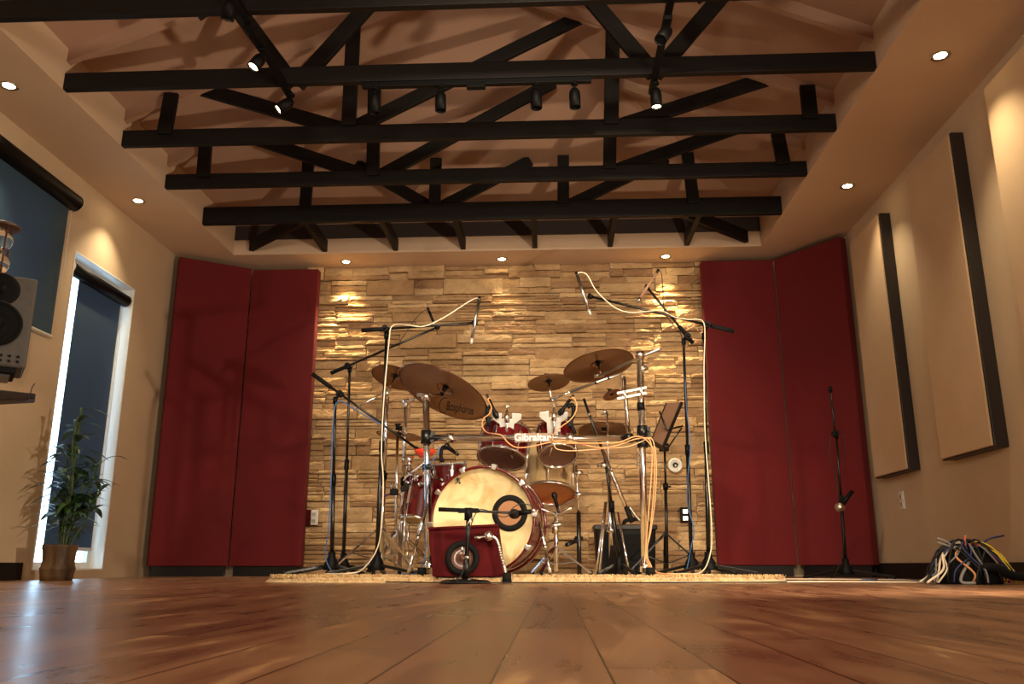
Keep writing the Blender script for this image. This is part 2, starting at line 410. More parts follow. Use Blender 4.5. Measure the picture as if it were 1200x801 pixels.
D_, Vt = 'diagonal', 'vertical'
truss(3.435, .1, [(D_, (240, 12), (175, -70)), (D_, (255, 12), (350, -60)), (D_, (830, -8), (760, -80)), (D_, (840, -8), (930, -80))], 'nearest dark truss, its chord only just inside the top left of the view')
truss(4.06, .1, [(D_, (342, 96), (262, -12)), (D_, (346, 96), (430, 3)), (D_, (768, 84), (693, -4)), (D_, (768, 84), (838, 2))],
      'dark truss with two V shaped webs, long chord carrying the three unlit spotlights')
truss(4.71, .105, [(Vt, (410, 150), (416, 26)), (Vt, (716, 148), (718, 10)), (Vt, (195, 160), (205, 106)), (Vt, (948, 142), (944, 104)),
                   (D_, (405, 150), (240, 103)), (D_, (412, 148), (690, 12)), (D_, (716, 148), (892, 92))],
      'dark truss second behind the spotlight chord, long diagonal rising right to the ridge')
truss(5.32, .1, [(Vt, (438, 208), (440, 100)), (Vt, (714, 200), (716, 60)), (Vt, (240, 210), (243, 171)), (Vt, (917, 195), (910, 160)),
                 (D_, (436, 206), (300, 161)), (D_, (444, 204), (648, 94)), (D_, (714, 200), (856, 150))],
      'dark truss just in front of the rearmost one, with thin chord')
truss(5.97, .14, [(Vt, (359, 245), (363, 186)), (Vt, (510, 240), (512, 181)), (Vt, (660, 240), (660, 178)), (Vt, (812, 240), (805, 184)),
                  (D_, (512, 243), (637, 178)), (D_, (508, 243), (398, 180)), (D_, (664, 240), (796, 176))],
      'rearmost dark truss with the deepest chord and four short posts', False)
jl = {375: 'leftmost', 458: 'second from left', 543: 'third from left', 627: 'middle', 715: 'third from right', 805: 'rightmost straight'}
for i, (x, nm) in enumerate(jl.items()):
    p = P(x + (6 if x < 500 else 0), 292, 6.62)
    o = MB().box((p.x - .02, 5.99, ZC + .012), (p.x + .02, TY1, ZC + .115)).build('ceiling_joist', 'beam', origin=(p.x, 6.3, ZC + .012), bevel=.003)
    tag(o, ('short dark joist behind the rear truss, %s' % nm), 'joist', 'short joists behind the rear truss')
for a, b, nm in (((300, 292), (352, 258), 'left'), ((888, 280), (822, 252), 'right')):
    p = P(*a, 6.58); q = P(*b, 6.02); p.z = q.z = ZC + .075
    if nm == 'left': q = V((-1.86, 6.02, p.z)); p = V((-2.5, 6.6, p.z))
    else: q = V((.98, 6.02, p.z)); p = V((1.6, 6.6, p.z))
    o = MB().bar(p, q, .04, .1).build('hip_joist', 'beam', origin=tuple((p + q) / 2), bevel=.003)
    tag(o, 'short dark diagonal joist running into the rear %s corner of the ceiling tray' % nm, 'joist')

# ------------------------------------------------------------------ lights
WARM = (1, .80, .50)
def spot(name, loc, to, power, size=60, blend=.6, rad=.03, col=WARM, spotmode=True):
    l = bpy.data.lights.new(name, 'SPOT'); l.energy = power; l.color = col; l.spot_size = radians(size); l.spot_blend = blend; l.shadow_soft_size = rad
    o = bpy.data.objects.new(name, l); COL.objects.link(o); o.location = loc
    o.rotation_euler = (V(to) - V(loc)).to_track_quat('-Z', 'Y').to_euler(); return o
DL = [(-2.92, 3.99, 'left soffit, nearest the top left corner', 24), (-2.93, 5.5, 'left soffit above the tall window', 14), (-1.746, 6.82, 'back soffit above the left side of the stone wall', 30),
      (-.41, 6.82, 'back soffit above the middle of the stone wall', 10), (.971, 6.82, 'back soffit above the right side of the stone wall', 30), (2.04, 5.49, 'right soffit above the two wall panels', 9),
      (2.0, 3.94, 'right soffit, nearest the top right corner', 18)]
d0 = None
for i, (x, y, lb, pw) in enumerate(DL):
    lab = 'lit round recessed downlight in the ' + lb
    if d0 is None:
        d0 = thing('recessed_downlight', lab, 'downlight', (x, y, ZC), 'recessed downlights in the soffit')
        rim = MB().lathe([(.030, .0), (.046, -.002), (.048, -.006), (.036, -.006), (.030, -.002)], (x, y, ZC), (0, 0, 1), 32).build('trim_ring', 'silver', d0)
        len_ = MB().lathe([(0, -.0045), (.02, -.005), (.031, -.003)], (x, y, ZC), (0, 0, 1), 24).build('lens', 'lamp_on', d0)
    else:
        r = d0.copy(); COL.objects.link(r); r.location = (x, y, ZC); r['label'] = lab
        for ch in (rim, len_): q = ch.copy(); COL.objects.link(q); q.parent = r
    tgt = (x, y + (.16 if y > 6.5 else 0), 0)
    spot('downlight_lamp', (x, y, ZC - .012), tgt, pw * 2.2, 95 if y < 6.5 else 70, .8, .02)
    if y > 6.5 and i != 3: spot('downlight_lamp', (x, y, ZC - .012), (x, YB - .03, ZC - .55), pw * 1.3, 46, .95, .02, (1, .86, .30))

def track(label, a, b, loc):
    t = thing('light_track', label, 'light track', loc)
    MB().bar(a, b, .034, .03).build('rail', 'plastic', t, bevel=.003)
    m = (V(a) + V(b)) / 2; d = (V(b) - V(a)).normalized()
    MB().bar(m - d * .05 + V((0, 0, -.02)), m + d * .05 + V((0, 0, -.02)), .038, .026).build('feed_box', 'plastic', t, bevel=.003)
    return t
ztr = ZC - .016
track('black light track hung on the left under the trusses towards the camera', (-1.42, 2.9, ztr), (-1.42, 4.15, ztr), (-1.42, 3.5, ztr))
track('black light track hung on the right under the trusses towards the camera', (.565, 2.9, ztr), (.565, 4.2, ztr), (.565, 3.5, ztr))
track('black light track along the underside of the second visible chord', (-1.0, 4.06, ztr), (.23, 4.06, ztr), (-.4, 4.06, ztr))
def head(px, py, top, L, direc, lit, label, r=.03):
    """cylinder lamp head hanging from the track by a short arm"""
    top = V(top); t = thing('track_spotlight', label, 'spotlight', top, 'black cylinder spotlights on the light tracks')
    d = V(direc).normalized(); j = top + V((0, 0, -.045))
    MB().cyl(top, j, .007).cyl(top, top + V((0, 0, -.012)), .02).ball(j, .012).build('arm', 'plastic', t)
    a = j - d * .01; b = a + d * L
    MB().lathe([(0, 0), (r * .6, .002), (r * .95, .02), (r, .035), (r, L), (r * .86, L), (r * .84, L - .012)], a, d, 24).build('lamp_housing', 'plastic', t)
    MB().lathe([(0, L - .01), (r * .84, L - .01)], a, d, 20).build('lens', 'lamp_on' if lit else 'cone', t)
    if lit: spot('track_lamp', b + d * .004, b + d, lit, 55, .6, .02)
    return b
zt = ztr - .014
head(0, 0, (-1.42, 3.25, zt), .09, (-.2, .35, -.8), 14, 'lit spotlight on the left track, highest and nearest of the three')
head(0, 0, (-1.42, 3.68, zt), .09, (-.35, -.25, -.8), 14, 'lit spotlight on the left track, middle one')
head(0, 0, (-1.40, 4.10, zt), .10, (-.65, -.25, -.65), 14, 'lit spotlight at the far end of the left track, tilted left')
head(0, 0, (.57, 4.08, zt), .11, (.02, .02, -1), 20, 'lit spotlight hanging straight down at the far end of the right track')
head(0, 0, (.565, 3.55, zt), .11, (-.3, -.3, -.6), 0, 'unlit tilted spotlight higher up the right track')
for x, d, nm in ((-.93, (0, .1, -1), 'leftmost'), (-.575, (.02, 0, -1), 'second from left'), (-.065, (.03, 0, -1), 'second from right'), (.14, (.02, 0, -1), 'rightmost')):
    head(0, 0, (x, 4.06, zt), .11, d, 0, 'unlit black spotlight on the crosswise track, ' + nm + ' of four')

# ------------------------------------------------------------------ red panels and wall panels
def slabpanel(p, q, z0, z1, th, name, label, cat, group, m='red', front=-1):
    p = V(p); q = V(q); d = (q - p).normalized(); n = V((d.y, -d.x, 0))   # faces the camera
    t = thing(name, label, cat, tuple((p + q) / 2), group)
    o = n * th
    pts = [p, q, q - o, p - o]
    MB().hexa([V((a.x, a.y, z0)) for a in pts] + [V((a.x, a.y, z1)) for a in pts]).build('fabric_face', m, t, bevel=.008)
    a, b = p + d * .03 - n * .02, q - d * .03 - n * .02
    pts = [a, b, b - o * .6, a - o * .6]
    MB().hexa([V((v.x, v.y, 0)) for v in pts] + [V((v.x, v.y, z0 - .001)) for v in pts]).build('plinth', 'base', t)
    return t
G = 'red fabric acoustic panels beside the stone wall'
slabpanel((-2.56, 6.84, 0), (-1.985, 6.84, 0), .078, 2.545, .08, 'acoustic_panel', 'tall red fabric acoustic panel at the left edge of the stone wall', 'acoustic panel', G)
slabpanel((-3.06, 6.515, 0), (-2.564, 6.838, 0), .078, 2.555, .08, 'acoustic_panel', 'tall red fabric acoustic panel angled into the left corner', 'acoustic panel', G)
slabpanel((1.265, 6.84, 0), (1.865, 6.84, 0), .085, 2.56, .08, 'acoustic_panel', 'tall red fabric acoustic panel at the right edge of the stone wall', 'acoustic panel', G)
slabpanel((1.868, 6.838, 0), (2.25, 6.33, 0), .085, 2.56, .08, 'acoustic_panel', 'tall red fabric acoustic panel angled into the right corner', 'acoustic panel', G)
for y0, y1, z0, z1, lab in ((5.55, 6.13, .67, 2.42, 'tall beige wall panel with dark frame, beside the red corner panel'),
                            (4.46, 5.07, .67, 2.44, 'tall beige wall panel with dark frame, second from the back corner'),
                            (3.43, 4.05, .67, 2.47, 'tall beige wall panel, brightly lit, at the right edge of the view')):
    t = thing('wall_panel', lab, 'wall panel', (XR, y0, z0), 'beige wall panels on the right wall')
    MB().box((XR - .072, y0, z0), (XR - .001, y1, z1)).build('frame', 'espresso', t, bevel=.002)
    MB().box((XR - .084, y0 + .012, z0 + .008), (XR - .0725, y1 - .004, z1 - .006)).build('fabric_face', 'beige', t, bevel=.004)

# outlets
def plate(c, nx, w, h, label, m='white', dark=False, cat='outlet', name='wall_outlet'):
    c = V(c); n = V(nx); s = V((0, 0, 1)).cross(n)
    t = thing(name, label, cat, tuple(c))
    MB().obox(c, s, n, V((0, 0, 1)), w, .008, h).build('cover_plate', m, t, bevel=.002)
    for k in (-1, 1):
        MB().obox(c + V((0, 0, k * h * .22)) + n * .005, s, n, V((0, 0, 1)), w * .5, .004, h * .28).build('socket', 'plastic' if dark else 'whitemetal', t, bevel=.001)
        b = MB()
        for e in (-1, 1): b.obox(c + V((0, 0, k * h * .22)) + n * .0075 + s * e * w * .11, s, n, V((0, 0, 1)), w * .04, .002, h * .1)
        b.build('slot', 'ink', t)
    return t
p = P(368, 606, 6.93); plate((p.x, 6.925, p.z), (0, -1, 0), .072, .118, 'white wall outlet on the stone wall beside the left red panel')
p = P(360.5, 606, 6.93); o = MB().box((p.x - .05, 6.90, p.z - .06), (p.x + .03, 6.935, p.z + .06)).build('junction_box', 'boxred', origin=tuple(p), bevel=.003); tag(o, 'dark red box beside the white outlet on the stone wall', 'junction box')
p = P(803, 603, 6.93); plate((p.x, 6.925, p.z), (0, -1, 0), .08, .12, 'black wall outlet low on the stone wall by the music stand', 'plastic', False)
p = PX(1058, 586, XR); plate((XR - .005, p.y, p.z), (-1, 0, 0), .072, .118, 'beige wall outlet under the first wall panel')
p = P(791, 545, 6.93); t = thing('round_wall_jack', 'round white wall plate with coiled dark cable end on the stone wall', 'wall plate', (p.x, 6.92, p.z))
MB().lathe([(.052, 0), (.058, .004), (.056, .018), (.042, .022), (.036, .01), (0, .01)], (p.x, 6.93, p.z), (0, -1, 0), 32).build('ring', 'white', t)
MB().tube([(p.x + .02 * cos(a) * (1 - a / 20), 6.905, p.z + .02 * sin(a) * (1 - a / 20)) for a in [k * .5 for k in range(22)]], .004).build('coiled_lead', 'blackcable', t)

# ------------------------------------------------------------------ roller blinds
def blind(y0, y1, z0, zc, x, label, r=.05, slit=0):
    t = thing('roller_blind', label, 'roller blind', (x, (y0 + y1) / 2, zc), 'blue roller blinds on the left wall')
    MB().cyl((x, y0, zc), (x, y1, zc), r, n=28).build('cassette', 'plastic', t)
    for y, s in ((y0, -1), (y1, 1)): MB().lathe([(r * 1.04, 0), (r * 1.04, .008), (0, .01)], (x, y, zc), (0, s, 0), 28).build('end_cap', 'white', t)
    MB().box((x - .022, y0 + .03 + slit, z0), (x - .019, y1 - .03, zc)).build('fabric_shade', 'shade', t)
    MB().cyl((x - .02, y0 + .03 + slit, z0), (x - .02, y1 - .03, z0), .012).build('bottom_rail', 'white', t)
    MB().cyl((x - .005, y1 - .018, zc - .03), (x - .005, y1 - .018, max(z0 + .3, zc - 1.6)), .0025, n=6).build('pull_chain', 'white', t)
    return t
blind(5.2, 5.97, .19, 2.0, XL - .045, 'blue roller blind in the tall floor length window', .045, .14)
blind(3.3, 5.0, 1.455, 2.36, XL + .06, 'blue roller blind over the high window behind the speaker', .055)

# ------------------------------------------------------------------ rug
def rug():
    b = MB(); nx, ny = 90, 44; rnd = random.Random(5)
    x0, x1, y0, y1 = -1.5, 1.19, 4.36, 6.15
    vs = []
    for j in range(ny + 1):
        for i in range(nx + 1):
            u = i / nx; v = j / ny
            x = x0 + (x1 - x0) * u; y = y0 + (y1 - y0) * v
            ex = min(u, 1 - u) * (x1 - x0); ey = min(v, 1 - v) * (y1 - y0)
            # rounded ends
            y += .16 * max(0, 1 - ex / .35) ** 2 * (1 - v) ; 
            e = min(ex, ey)
            z = (RUG - .001) * min(1, (e / .05)) ** .5 - .003 * rnd.random() * (1 if e > 0 else 0)
            z += max(-.002, noise.noise(V((x * 6, y * 6, 0))) * .002)
            vs.append((x + rnd.uniform(-.006, .006), y + rnd.uniform(-.008, .008), max(z, .001)))
    W = nx + 1
    b.add(vs, [(j * W + i, j * W + i + 1, (j + 1) * W + i + 1, (j + 1) * W + i) for j in range(ny) for i in range(nx)], True)
    # pile tufts along the visible near strip
    for k in range(5200):
        x = rnd.uniform(x0 + .03, x1 - .03); yy = y0 + .012 + abs(rnd.gauss(0, .12)); 
        ex = min(x - x0, x1 - x); yy += .16 * max(0, 1 - ex / .35) ** 2
        if yy > y1: continue
        h = rnd.uniform(.008, .02); zb = .006 if yy < y0 + .05 else .022; a = rnd.uniform(0, 6.28); l = rnd.uniform(.004, .016)
        d = V((cos(a) * l, sin(a) * l, h)); p = V((x, yy, zb)); s = V((-sin(a), cos(a), 0)) * .0032
        b.add([p - s, p + s, p + s * .6 + d, p - s * .6 + d, p + V((cos(a), sin(a), 0)) * .003], [(0, 1, 2, 3), (1, 4, 2), (4, 0, 3), (4, 3, 2)])
    o = b.build('shag_rug', 'rug', origin=(0, 5, 0)); tag(o, 'cream shaggy rug under the whole drum kit', 'rug')
rug()

# ------------------------------------------------------------------ generic drum
def disc_basis(cx, cy, Y, a, ratio, ang, up_away=True):
    """centre, radius and axis of a round thing whose outline measures a / ratio / ang in the photo"""
    c = P(cx, cy, Y); d = (c - CAM).normalized(); r = (RT - d * RT.dot(d)).normalized(); u = r.cross(d)
    if u.z < 0: u = -u
    R = a / ppm(c); g = radians(ang); mn = (r * -sin(g) + u * cos(g)); k = sqrt(max(0, 1 - ratio * ratio))
    n = mn * k + d * (ratio if up_away else -ratio)
    return c, R, n.normalized()
def drum(name, label, c, R, n, L, shell, bottom, top, lugs=6, hoop='chrome', cat='drum', group='drums of the kit', topm='cream'):
    """c = centre of the near/bottom head, n = axis to the other head"""
    c = V(c); n = V(n).normalized(); t = thing(name, label, cat, tuple(c), group)
    x, y, _ = frame(n)
    MB().lathe([(R * .97, .012), (R * .97, L - .012)], c, n, 40).build('shell', shell, t)
    MB().lathe([(0, .006), (R * .96, .006), (R * .99, .004)], c, n, 40).build('bottom_head', bottom, t)
    MB().lathe([(0, L - .006), (R * .96, L - .006), (R * .99, L - .004)], c, n, 40).build('top_head', topm, t)
    for h in (0, L): MB().lathe([(R * .965, h - .006), (R * 1.045, h - .006), (R * 1.045, h + .0), (R * 1.02, h + .012 * (1 if h == 0 else -1)), (R * .985, h + .012 * (1 if h == 0 else -1))], c, n, 40, close=True).build('hoop', hoop, t)
    for i in range(lugs):
        a = 2 * pi * (i + .5) / lugs; e = x * cos(a) + y * sin(a); s = n.cross(e)
        lg = MB().obox(c + n * L * .5 + e * R * 1.0, s, e, n, .02, .024, L * .42).build('lug', 'chrome', t, bevel=.004)
        MB().cyl(c + e * R * 1.03 + n * -.006, c + e * R * 1.03 + n * (L + .006), .0035, n=8).build('tension_rod', 'chrome', lg)
    return t

# bass drum
yw = radians(7)
bn = V((sin(yw), cos(yw), 0)); bc = P(565.5, 608.5, 4.62); bR = .272
bt = thing('bass_drum', 'large bass drum with cream front head and maroon hoop', 'drum', (bc.x, bc.y, RUG), 'drums of the kit')
bx = V((bn.y, -bn.x, 0)); bz = V((0, 0, 1)); BL = .44
MB().lathe([(bR * .985, .03), (bR * .985, BL - .03)], bc, bn, 64).build('shell', 'maroon', bt)
MB().lathe([(0, .014), (bR * .985, .014), (bR * 1.0, .004)], bc, bn, 64).build('front_head', 'cream', bt)
MB().lathe([(0, BL - .01), (bR * .98, BL - .01)], bc, bn, 64).build('batter_head', 'cream', bt)
for h in (0, BL): MB().lathe([(bR * 1.0, h - .018), (bR * 1.045, h - .018), (bR * 1.05, h - .01), (bR * 1.05, h + .03), (bR * 1.0, h + .03)], bc, bn, 64, close=True).build('hoop', 'maroon', bt)
for i in range(10):
    a = 2 * pi * i / 10 + .09; e = bx * cos(a) + bz * sin(a); s = bn.cross(e)
    cl = MB().obox(bc + e * bR * 1.06 - bn * .002, s, bn, e, .03, .045, .016); cl.obox(bc + e * bR * 1.03 - bn * .021, s, bn, e, .024, .008, .026)
    cl = cl.build('claw_hook', 'silver', bt, bevel=.003)
    MB().cyl(bc + e * bR * 1.085 - bn * .02, bc + e * bR * 1.03 + bn * .13, .0035, n=8).build('tension_rod', 'chrome', cl)
    MB().obox(bc + e * bR * 1.0 + bn * .15, s, bn, e, .024, .06, .024).build('lug', 'chrome', bt, bevel=.004)
# scribbled maker's mark
sc = P(535, 562, 4.62); q = [sc + bx * (.02 * cos(k * 1.9) * (.5 + .5 * sin(k * .7))) + bz * (.02 * sin(k * 2.3)) - bn * -.010 for k in range(16)]
q = [v + bn * (.0125 - (v - bc).dot(bn)) for v in q]
MB().tube(q, .0011, n=5).build('scribbled_mark', 'ink', bt)
# port ring
pc = P(598, 601, 4.63); pc += bn * (.012 - (pc - bc).dot(bn))
MB().lathe([(.066, -.004), (.094, -.004), (.096, .0), (.064, .0)], pc, bn, 48, close=True).build('port_ring', 'rubber', bt)
M['porthole'] = mat('tan_port_opening', (150, 104, 70), .6)
MB().lathe([(0, -.001), (.066, -.001)], pc, bn, 40).build('port_opening', 'porthole', bt)
for a, b in (((500, 592), (478, 679)), ((633, 612), (645, 677))):
    p = P(*a, 4.72); q = P(*b, 4.52); q.z = RUG + .012; m = p.lerp(q, .5)
    s = MB().cyl(p, m, .0105).cyl(m, q, .008)
    s = s.build('spur', 'chrome', bt); MB().cyl(m - (q - p) * .04, m + (q - p) * .02, .011).build('collar', 'silver', s); MB().cyl(q - (q - p) * .02, q + V((0, 0, -.008)), .009, .006).build('rubber_foot', 'rubber', s)

# rack toms
c, R, n = disc_basis(588, 537, 4.98, 28.5, .46, -10)
tomL = drum('rack_tom', 'maroon rack tom above the bass drum, left of the two, smoky brown bottom head', c, R, n, .19, 'maroon', 'brownhead', 'cream')
tomLc, tomLn, tomLR = c, n, R
c, R, n = disc_basis(653.5, 533.5, 4.98, 22.5, .6, 6)
tomR = drum('rack_tom', 'smaller maroon rack tom above the bass drum, right of the two', c, R, n, .19, 'maroon', 'brownhead', 'cream')
tomRc, tomRn, tomRR = c, n, R
c, R, n = disc_basis(645, 578, 5.3, 31, .42, -2)
ft = drum('floor_tom', 'pale wood shelled tom with amber bottom head, right of the bass drum', c, R, n, .3, 'shelltan', 'amberhead', 'cream', 6)
bq = V(c) + n * .17; e_ = ((P(629, 549, 5.1) - bq) - n * (P(629, 549, 5.1) - bq).dot(n)).normalized(); MB().obox(bq + e_ * (R * .975), n.cross(e_), e_, n, .034, .008, .04).build('badge', 'ink', ft, bevel=.002)
# white suspension plates in front of the two rack toms
def susp(cx, cy, Y, s, label, parent_c):
    t = thing('tom_bracket', label, 'bracket', tuple(P(cx, cy, Y)), 'white suspension brackets on the rack toms')
    k = 1.2 * s / ppm(P(cx, cy, Y)); o = P(cx, cy, Y)
    pts = [(-14, 11), (-5, 12), (-5, 6), (5, 6), (5, 12), (14, 11), (14, 6), (7, 1), (6, -12), (-6, -12), (-7, 1), (-14, 6)]
    MB().prism([o + RT * (a * k) + UP * (b * k) for a, b in pts], FW * .006).build('plate', 'whitemetal', t, bevel=.0015)
    MB().cyl(o + UP * (15 * k) - FW * .012, o - UP * (20 * k) - FW * .012, .008).build('post', 'chrome', t)
    MB().cyl(o + UP * (11 * k) - FW * .012, o + UP * (3 * k) - FW * .012, .017, n=18).build('collar', 'chrome', t)
    MB().cyl(o + UP * (19 * k) - FW * .012 - RT * .022, o + UP * (19 * k) - FW * .012 + RT * .022, .003).cyl(o + UP * (15 * k) - FW * .012, o + UP * (19 * k) - FW * .012, .004).build('wing_nut', 'chrome', t)
    MB().cyl(o - UP * (18 * k) - FW * .012, o - UP * (32 * k) - FW * .0 + RT * .03 * (1 if cx < 620 else -1), .006).build('tom_arm', 'chrome', t)
susp(594, 498, 4.9, 1.0, 'white metal suspension bracket on the left rack tom', None)
susp(649, 496, 4.9, 1.0, 'white metal suspension bracket on the right rack tom', None)

# snare left of the bass drum and side tom
c = P(523, 567, 5.12); drum('snare_drum', 'maroon snare with bright rim behind the upper left of the bass drum', (c.x, 5.12, c.z), .125, V((-.05, -.12, 1)), .125, 'maroon', 'cream', 'cream', 8, 'whitemetal')
c = P(491, 610, 5.0); t = drum('side_tom', 'maroon side tom with chrome lugs left of the bass drum', (c.x, 5.0, c.z), .115, V((.12, .15, 1)), .25, 'maroon', 'cream', 'cream', 6)
for a in (2.2, 4.2, 6.2):
    q = V((c.x + .13 * cos(a), 5.0 + .13 * sin(a), RUG)); MB().cyl(q, q + V((0, 0, .42)), .006).build('leg', 'chrome', t)

# ------------------------------------------------------------------ drum rack
YR = 4.75
rk = thing('drum_rack', 'chrome tube drum rack spanning in front of the toms', 'drum rack', (P(503, 660, YR).x, YR, RUG))
pL0, pL1 = P(503, 672, YR), P(499, 463, YR); pR0, pR1 = P(756, 672, YR), P(750, 414, YR)
MB().cyl(pL0, pL1, .019, n=20).build('upright', 'chrome', rk); MB().cyl(pR0, pR1, .019, n=20).build('upright', 'chrome', rk)
b0, b1 = P(499, 513, YR), P(757, 513.5, YR)
MB().cyl(b0, b1, .0185, n=20).build('crossbar', 'chrome', rk)
def clamp(px, py, Y, parent, h=.06, r=.03, m='black'):
    c = P(px, py, Y); b = MB().cyl(c - V((0, 0, h / 2)), c + V((0, 0, h / 2)), r, n=18).obox(c + V((r, 0, 0)), V((1, 0, 0)), V((0, 1, 0)), V((0, 0, 1)), .03, .03, h * .8).cyl(c + V((r, -.04, 0)), c + V((r, .04, 0)), .006)
    return b.build('clamp', m, parent)
clamp(499.5, 512, YR, rk, .075); clamp(752.5, 505, YR, rk); clamp(753, 519, YR, rk, .05); clamp(500, 547, YR, rk, .03, .024)
for xx in (528, 668, 737): c = P(xx, 513, YR); MB().cyl(c - V((.02, 0, 0)), c + V((.02, 0, 0)), .027, n=18).build('clamp', 'chrome' if xx != 737 else 'black', rk)
for p0, s in ((pL0, -1), (pR0, 1)):
    f = MB().bar(V((p0.x - .01, YR - .26, RUG + .03)), V((p0.x, YR + .3, RUG + .03)), .03, .025).cyl((p0.x, YR, RUG + .02), (p0.x, YR, RUG + .08), .027, n=18).build('foot', 'chrome', rk)
    for yy in (YR - .27, YR + .3): MB().cyl((p0.x, yy, RUG + .002), (p0.x, yy, RUG + .045), .026, .022, n=16).build('rubber_foot', 'rubber', f)
for px, pz in ((751, 476),): c = P(px, pz, YR); MB().cyl(c - V((0, 0, .02)), c + V((0, 0, .02)), .0215, n=18).build('collar', 'plastic', rk)
# name plate
c = P(624, 512.5, YR - .022); s = MB().obox(c, V((1, 0, 0)), V((0, 1, 0)), V((0, 0, 1)), .2, .006, .05).build('name_plate', 'chrome', rk, bevel=.001)
M['platebrown'] = mat('plate_face', (120, 96, 78), .4, .3); s.data.materials[0] = M['platebrown']
text_mesh('Gibraltar', .055, 'lettering', 'letter', c + V((0, -.0045, 0)), V((1, 0, 0)), V((0, 0, 1)), s)
# parallel bracket + second pole on the right
q0, q1 = P(737, 514, YR + .06), P(731, 441, YR + .06)
MB().cyl(q0, q1, .012).build('accessory_pole', 'chrome', rk)
for dz in (3.2, -3.2):
    MB().bar(P(723, 464 - dz, YR - .02), P(758, 457 - dz, YR - .02), .012, .016).build('bracket_arm', 'silver', rk, bevel=.002)
for px, py in ((732, 462), (751, 458)): c = P(px, py, YR - .01); MB().cyl(c - V((0, 0, .03)), c + V((0, 0, .03)), .017).build('bracket_clamp', 'chrome', rk)
c = P(756, 432, YR); MB().cyl(c - V((.03, 0, .01)), c + V((.01, 0, .01)), .016).cyl(c - V((.02, .04, 0)), c + V((-.02, .03, .0)), .007).build('memory_lock', 'chrome', rk)

# ------------------------------------------------------------------ cymbals
def cymbal(cx, cy, Y, a, ratio, ang, label, bell=.16, name='cymbal', away=True):
    c, R, n = disc_basis(cx, cy, Y, a, ratio, ang, away)
    rot = n.to_track_quat('Z', 'Y').to_matrix().to_4x4()
    # profile in own space (rising to the bell), top and underside
    br = R * bell; pr = []
    for k in range(0, 13):
        t = k / 12; r = R + (br - R) * t; pr.append((r, R * .09 * (t ** 1.2)))
    for k in range(1, 7):
        t = k / 6; pr.append((br * cos(t * pi / 2) + .004, R * .09 + br * .38 * sin(t * pi / 2)))
    under = [(r, z - .0016) for r, z in pr][::-1]
    mb = MB().lathe(pr + under, (0, 0, 0), (0, 0, 1), 64, close=True)
    cc = c - n * R * .05
    t = thing(name, label, 'cymbal', tuple(cc), 'bronze cymbals of the kit'); t.rotation_mode = 'QUATERNION'; t.rotation_quaternion = n.to_track_quat('Z', 'Y')
    me = mb.build('bronze_disc', 'bronze', None); me.parent = t; me.location = (0, 0, 0)
    w_ = MB().cyl((0, 0, R * .09 + br * .4), (0, 0, R * .09 + br * .4 + .03), .014).cyl((-.02, 0, R * .09 + br * .4 + .035), (.02, 0, R * .09 + br * .4 + .035), .005).build('felt_and_nut', 'rubber', None); w_.parent = t
    u_ = MB().cyl((0, 0, R * .04), (0, 0, R * .09 + br * .3), .012, .017).build('lower_felt', 'rubber', None); u_.parent = t
    t['_o'] = tuple(cc)
    return t, c, R, n
cyA, cA, RA, nA = cymbal(520, 457, 4.9, 57, .42, -27, 'largest crash cymbal, tilted down to the right, left of the kit')
cyB, cB, RB, nB = cymbal(463, 441, 5.35, 28, .47, -18, 'small cymbal half hidden behind the largest crash cymbal')
cyC, cC, RC, nC = cymbal(643, 447, 5.0, 25, .4, 8, 'small splash cymbal in the middle above the right rack tom')
cyD, cD, RD, nD = cymbal(701, 427, 5.15, 42, .42, 14, 'dark tilted crash cymbal at upper right of the kit')
cyE, cE, RE, nE = cymbal(717, 462, 5.5, 11, .5, 25, 'tiny bell cymbal behind the chrome rack bracket')
cyF, cF, RF, nF = cymbal(708, 504, 5.3, 31, .38, 0, 'dark hi hat cymbal seen flat from below behind the rack bar', name='hi_hat_cymbal')
cyG, cG, RG, nG = cymbal(468, 509, 5.4, 27, .2, -8, 'flat hi hat cymbal behind the chrome poles on the left', name='hi_hat_cymbal')
# printed marks on the underside of the crash
def on_plane(px, py, c, n, off):
    d = ray(px, py); k = (c - CAM).dot(n) / d.dot(n); return CAM + d * k
def into(t, ob):   # re-express a world mesh in the thing's space
    mw = Matrix.Translation(V(t.location)) @ t.rotation_quaternion.to_matrix().to_4x4(); ob.data.transform(Matrix.Translation(V(t.location))); ob.data.transform(mw.inverted())
off = -nA * .005
def drape(ob, R):   # lay a printed mark on the underside of the cymbal
    br = R * .16; zs = [v.co.z for v in ob.data.vertices]; mid = (min(zs) + max(zs)) / 2
    for v in ob.data.vertices:
        r = min(R, max(br, math.hypot(v.co.x, v.co.y))); t = (R - r) / (R - br)
        v.co.z = R * .09 * t ** 1.2 - .0016 - (.0014 if v.co.z < mid else .0003)
p0 = on_plane(527, 476, cA + off, nA, 0); p1 = on_plane(551, 480, cA + off, nA, 0); xd = (p1 - p0).normalized(); yv = on_plane(538, 473, cA + off, nA, 0) - on_plane(538, 482, cA + off, nA, 0); yd = yv.normalized()
zd = xd.cross(yd)
if zd.dot(nA) > 0: pass
tm = text_mesh('Bosphorus', .046, 'printed_name', 'ink', (p0 + p1) / 2, xd, yd, cyA, italic=.15, tall=yv.length / (.72 * .046), raw=True, bold=.004); into(cyA, tm); drape(tm, RA)
cr = [on_plane(521 + 6 * cos(a), 474.5 - 7.5 * sin(a), cA + off, nA, 0) for a in [pi * .35 + k * pi * 1.3 / 10 for k in range(11)]]
cm = MB().tube(cr, .0028, n=6, sub=2).build('crescent_emblem', 'ink', None, origin=tuple(cyA.location)); cm.parent = cyA; cm.location = (0, 0, 0); into(cyA, cm); drape(cm, RA)

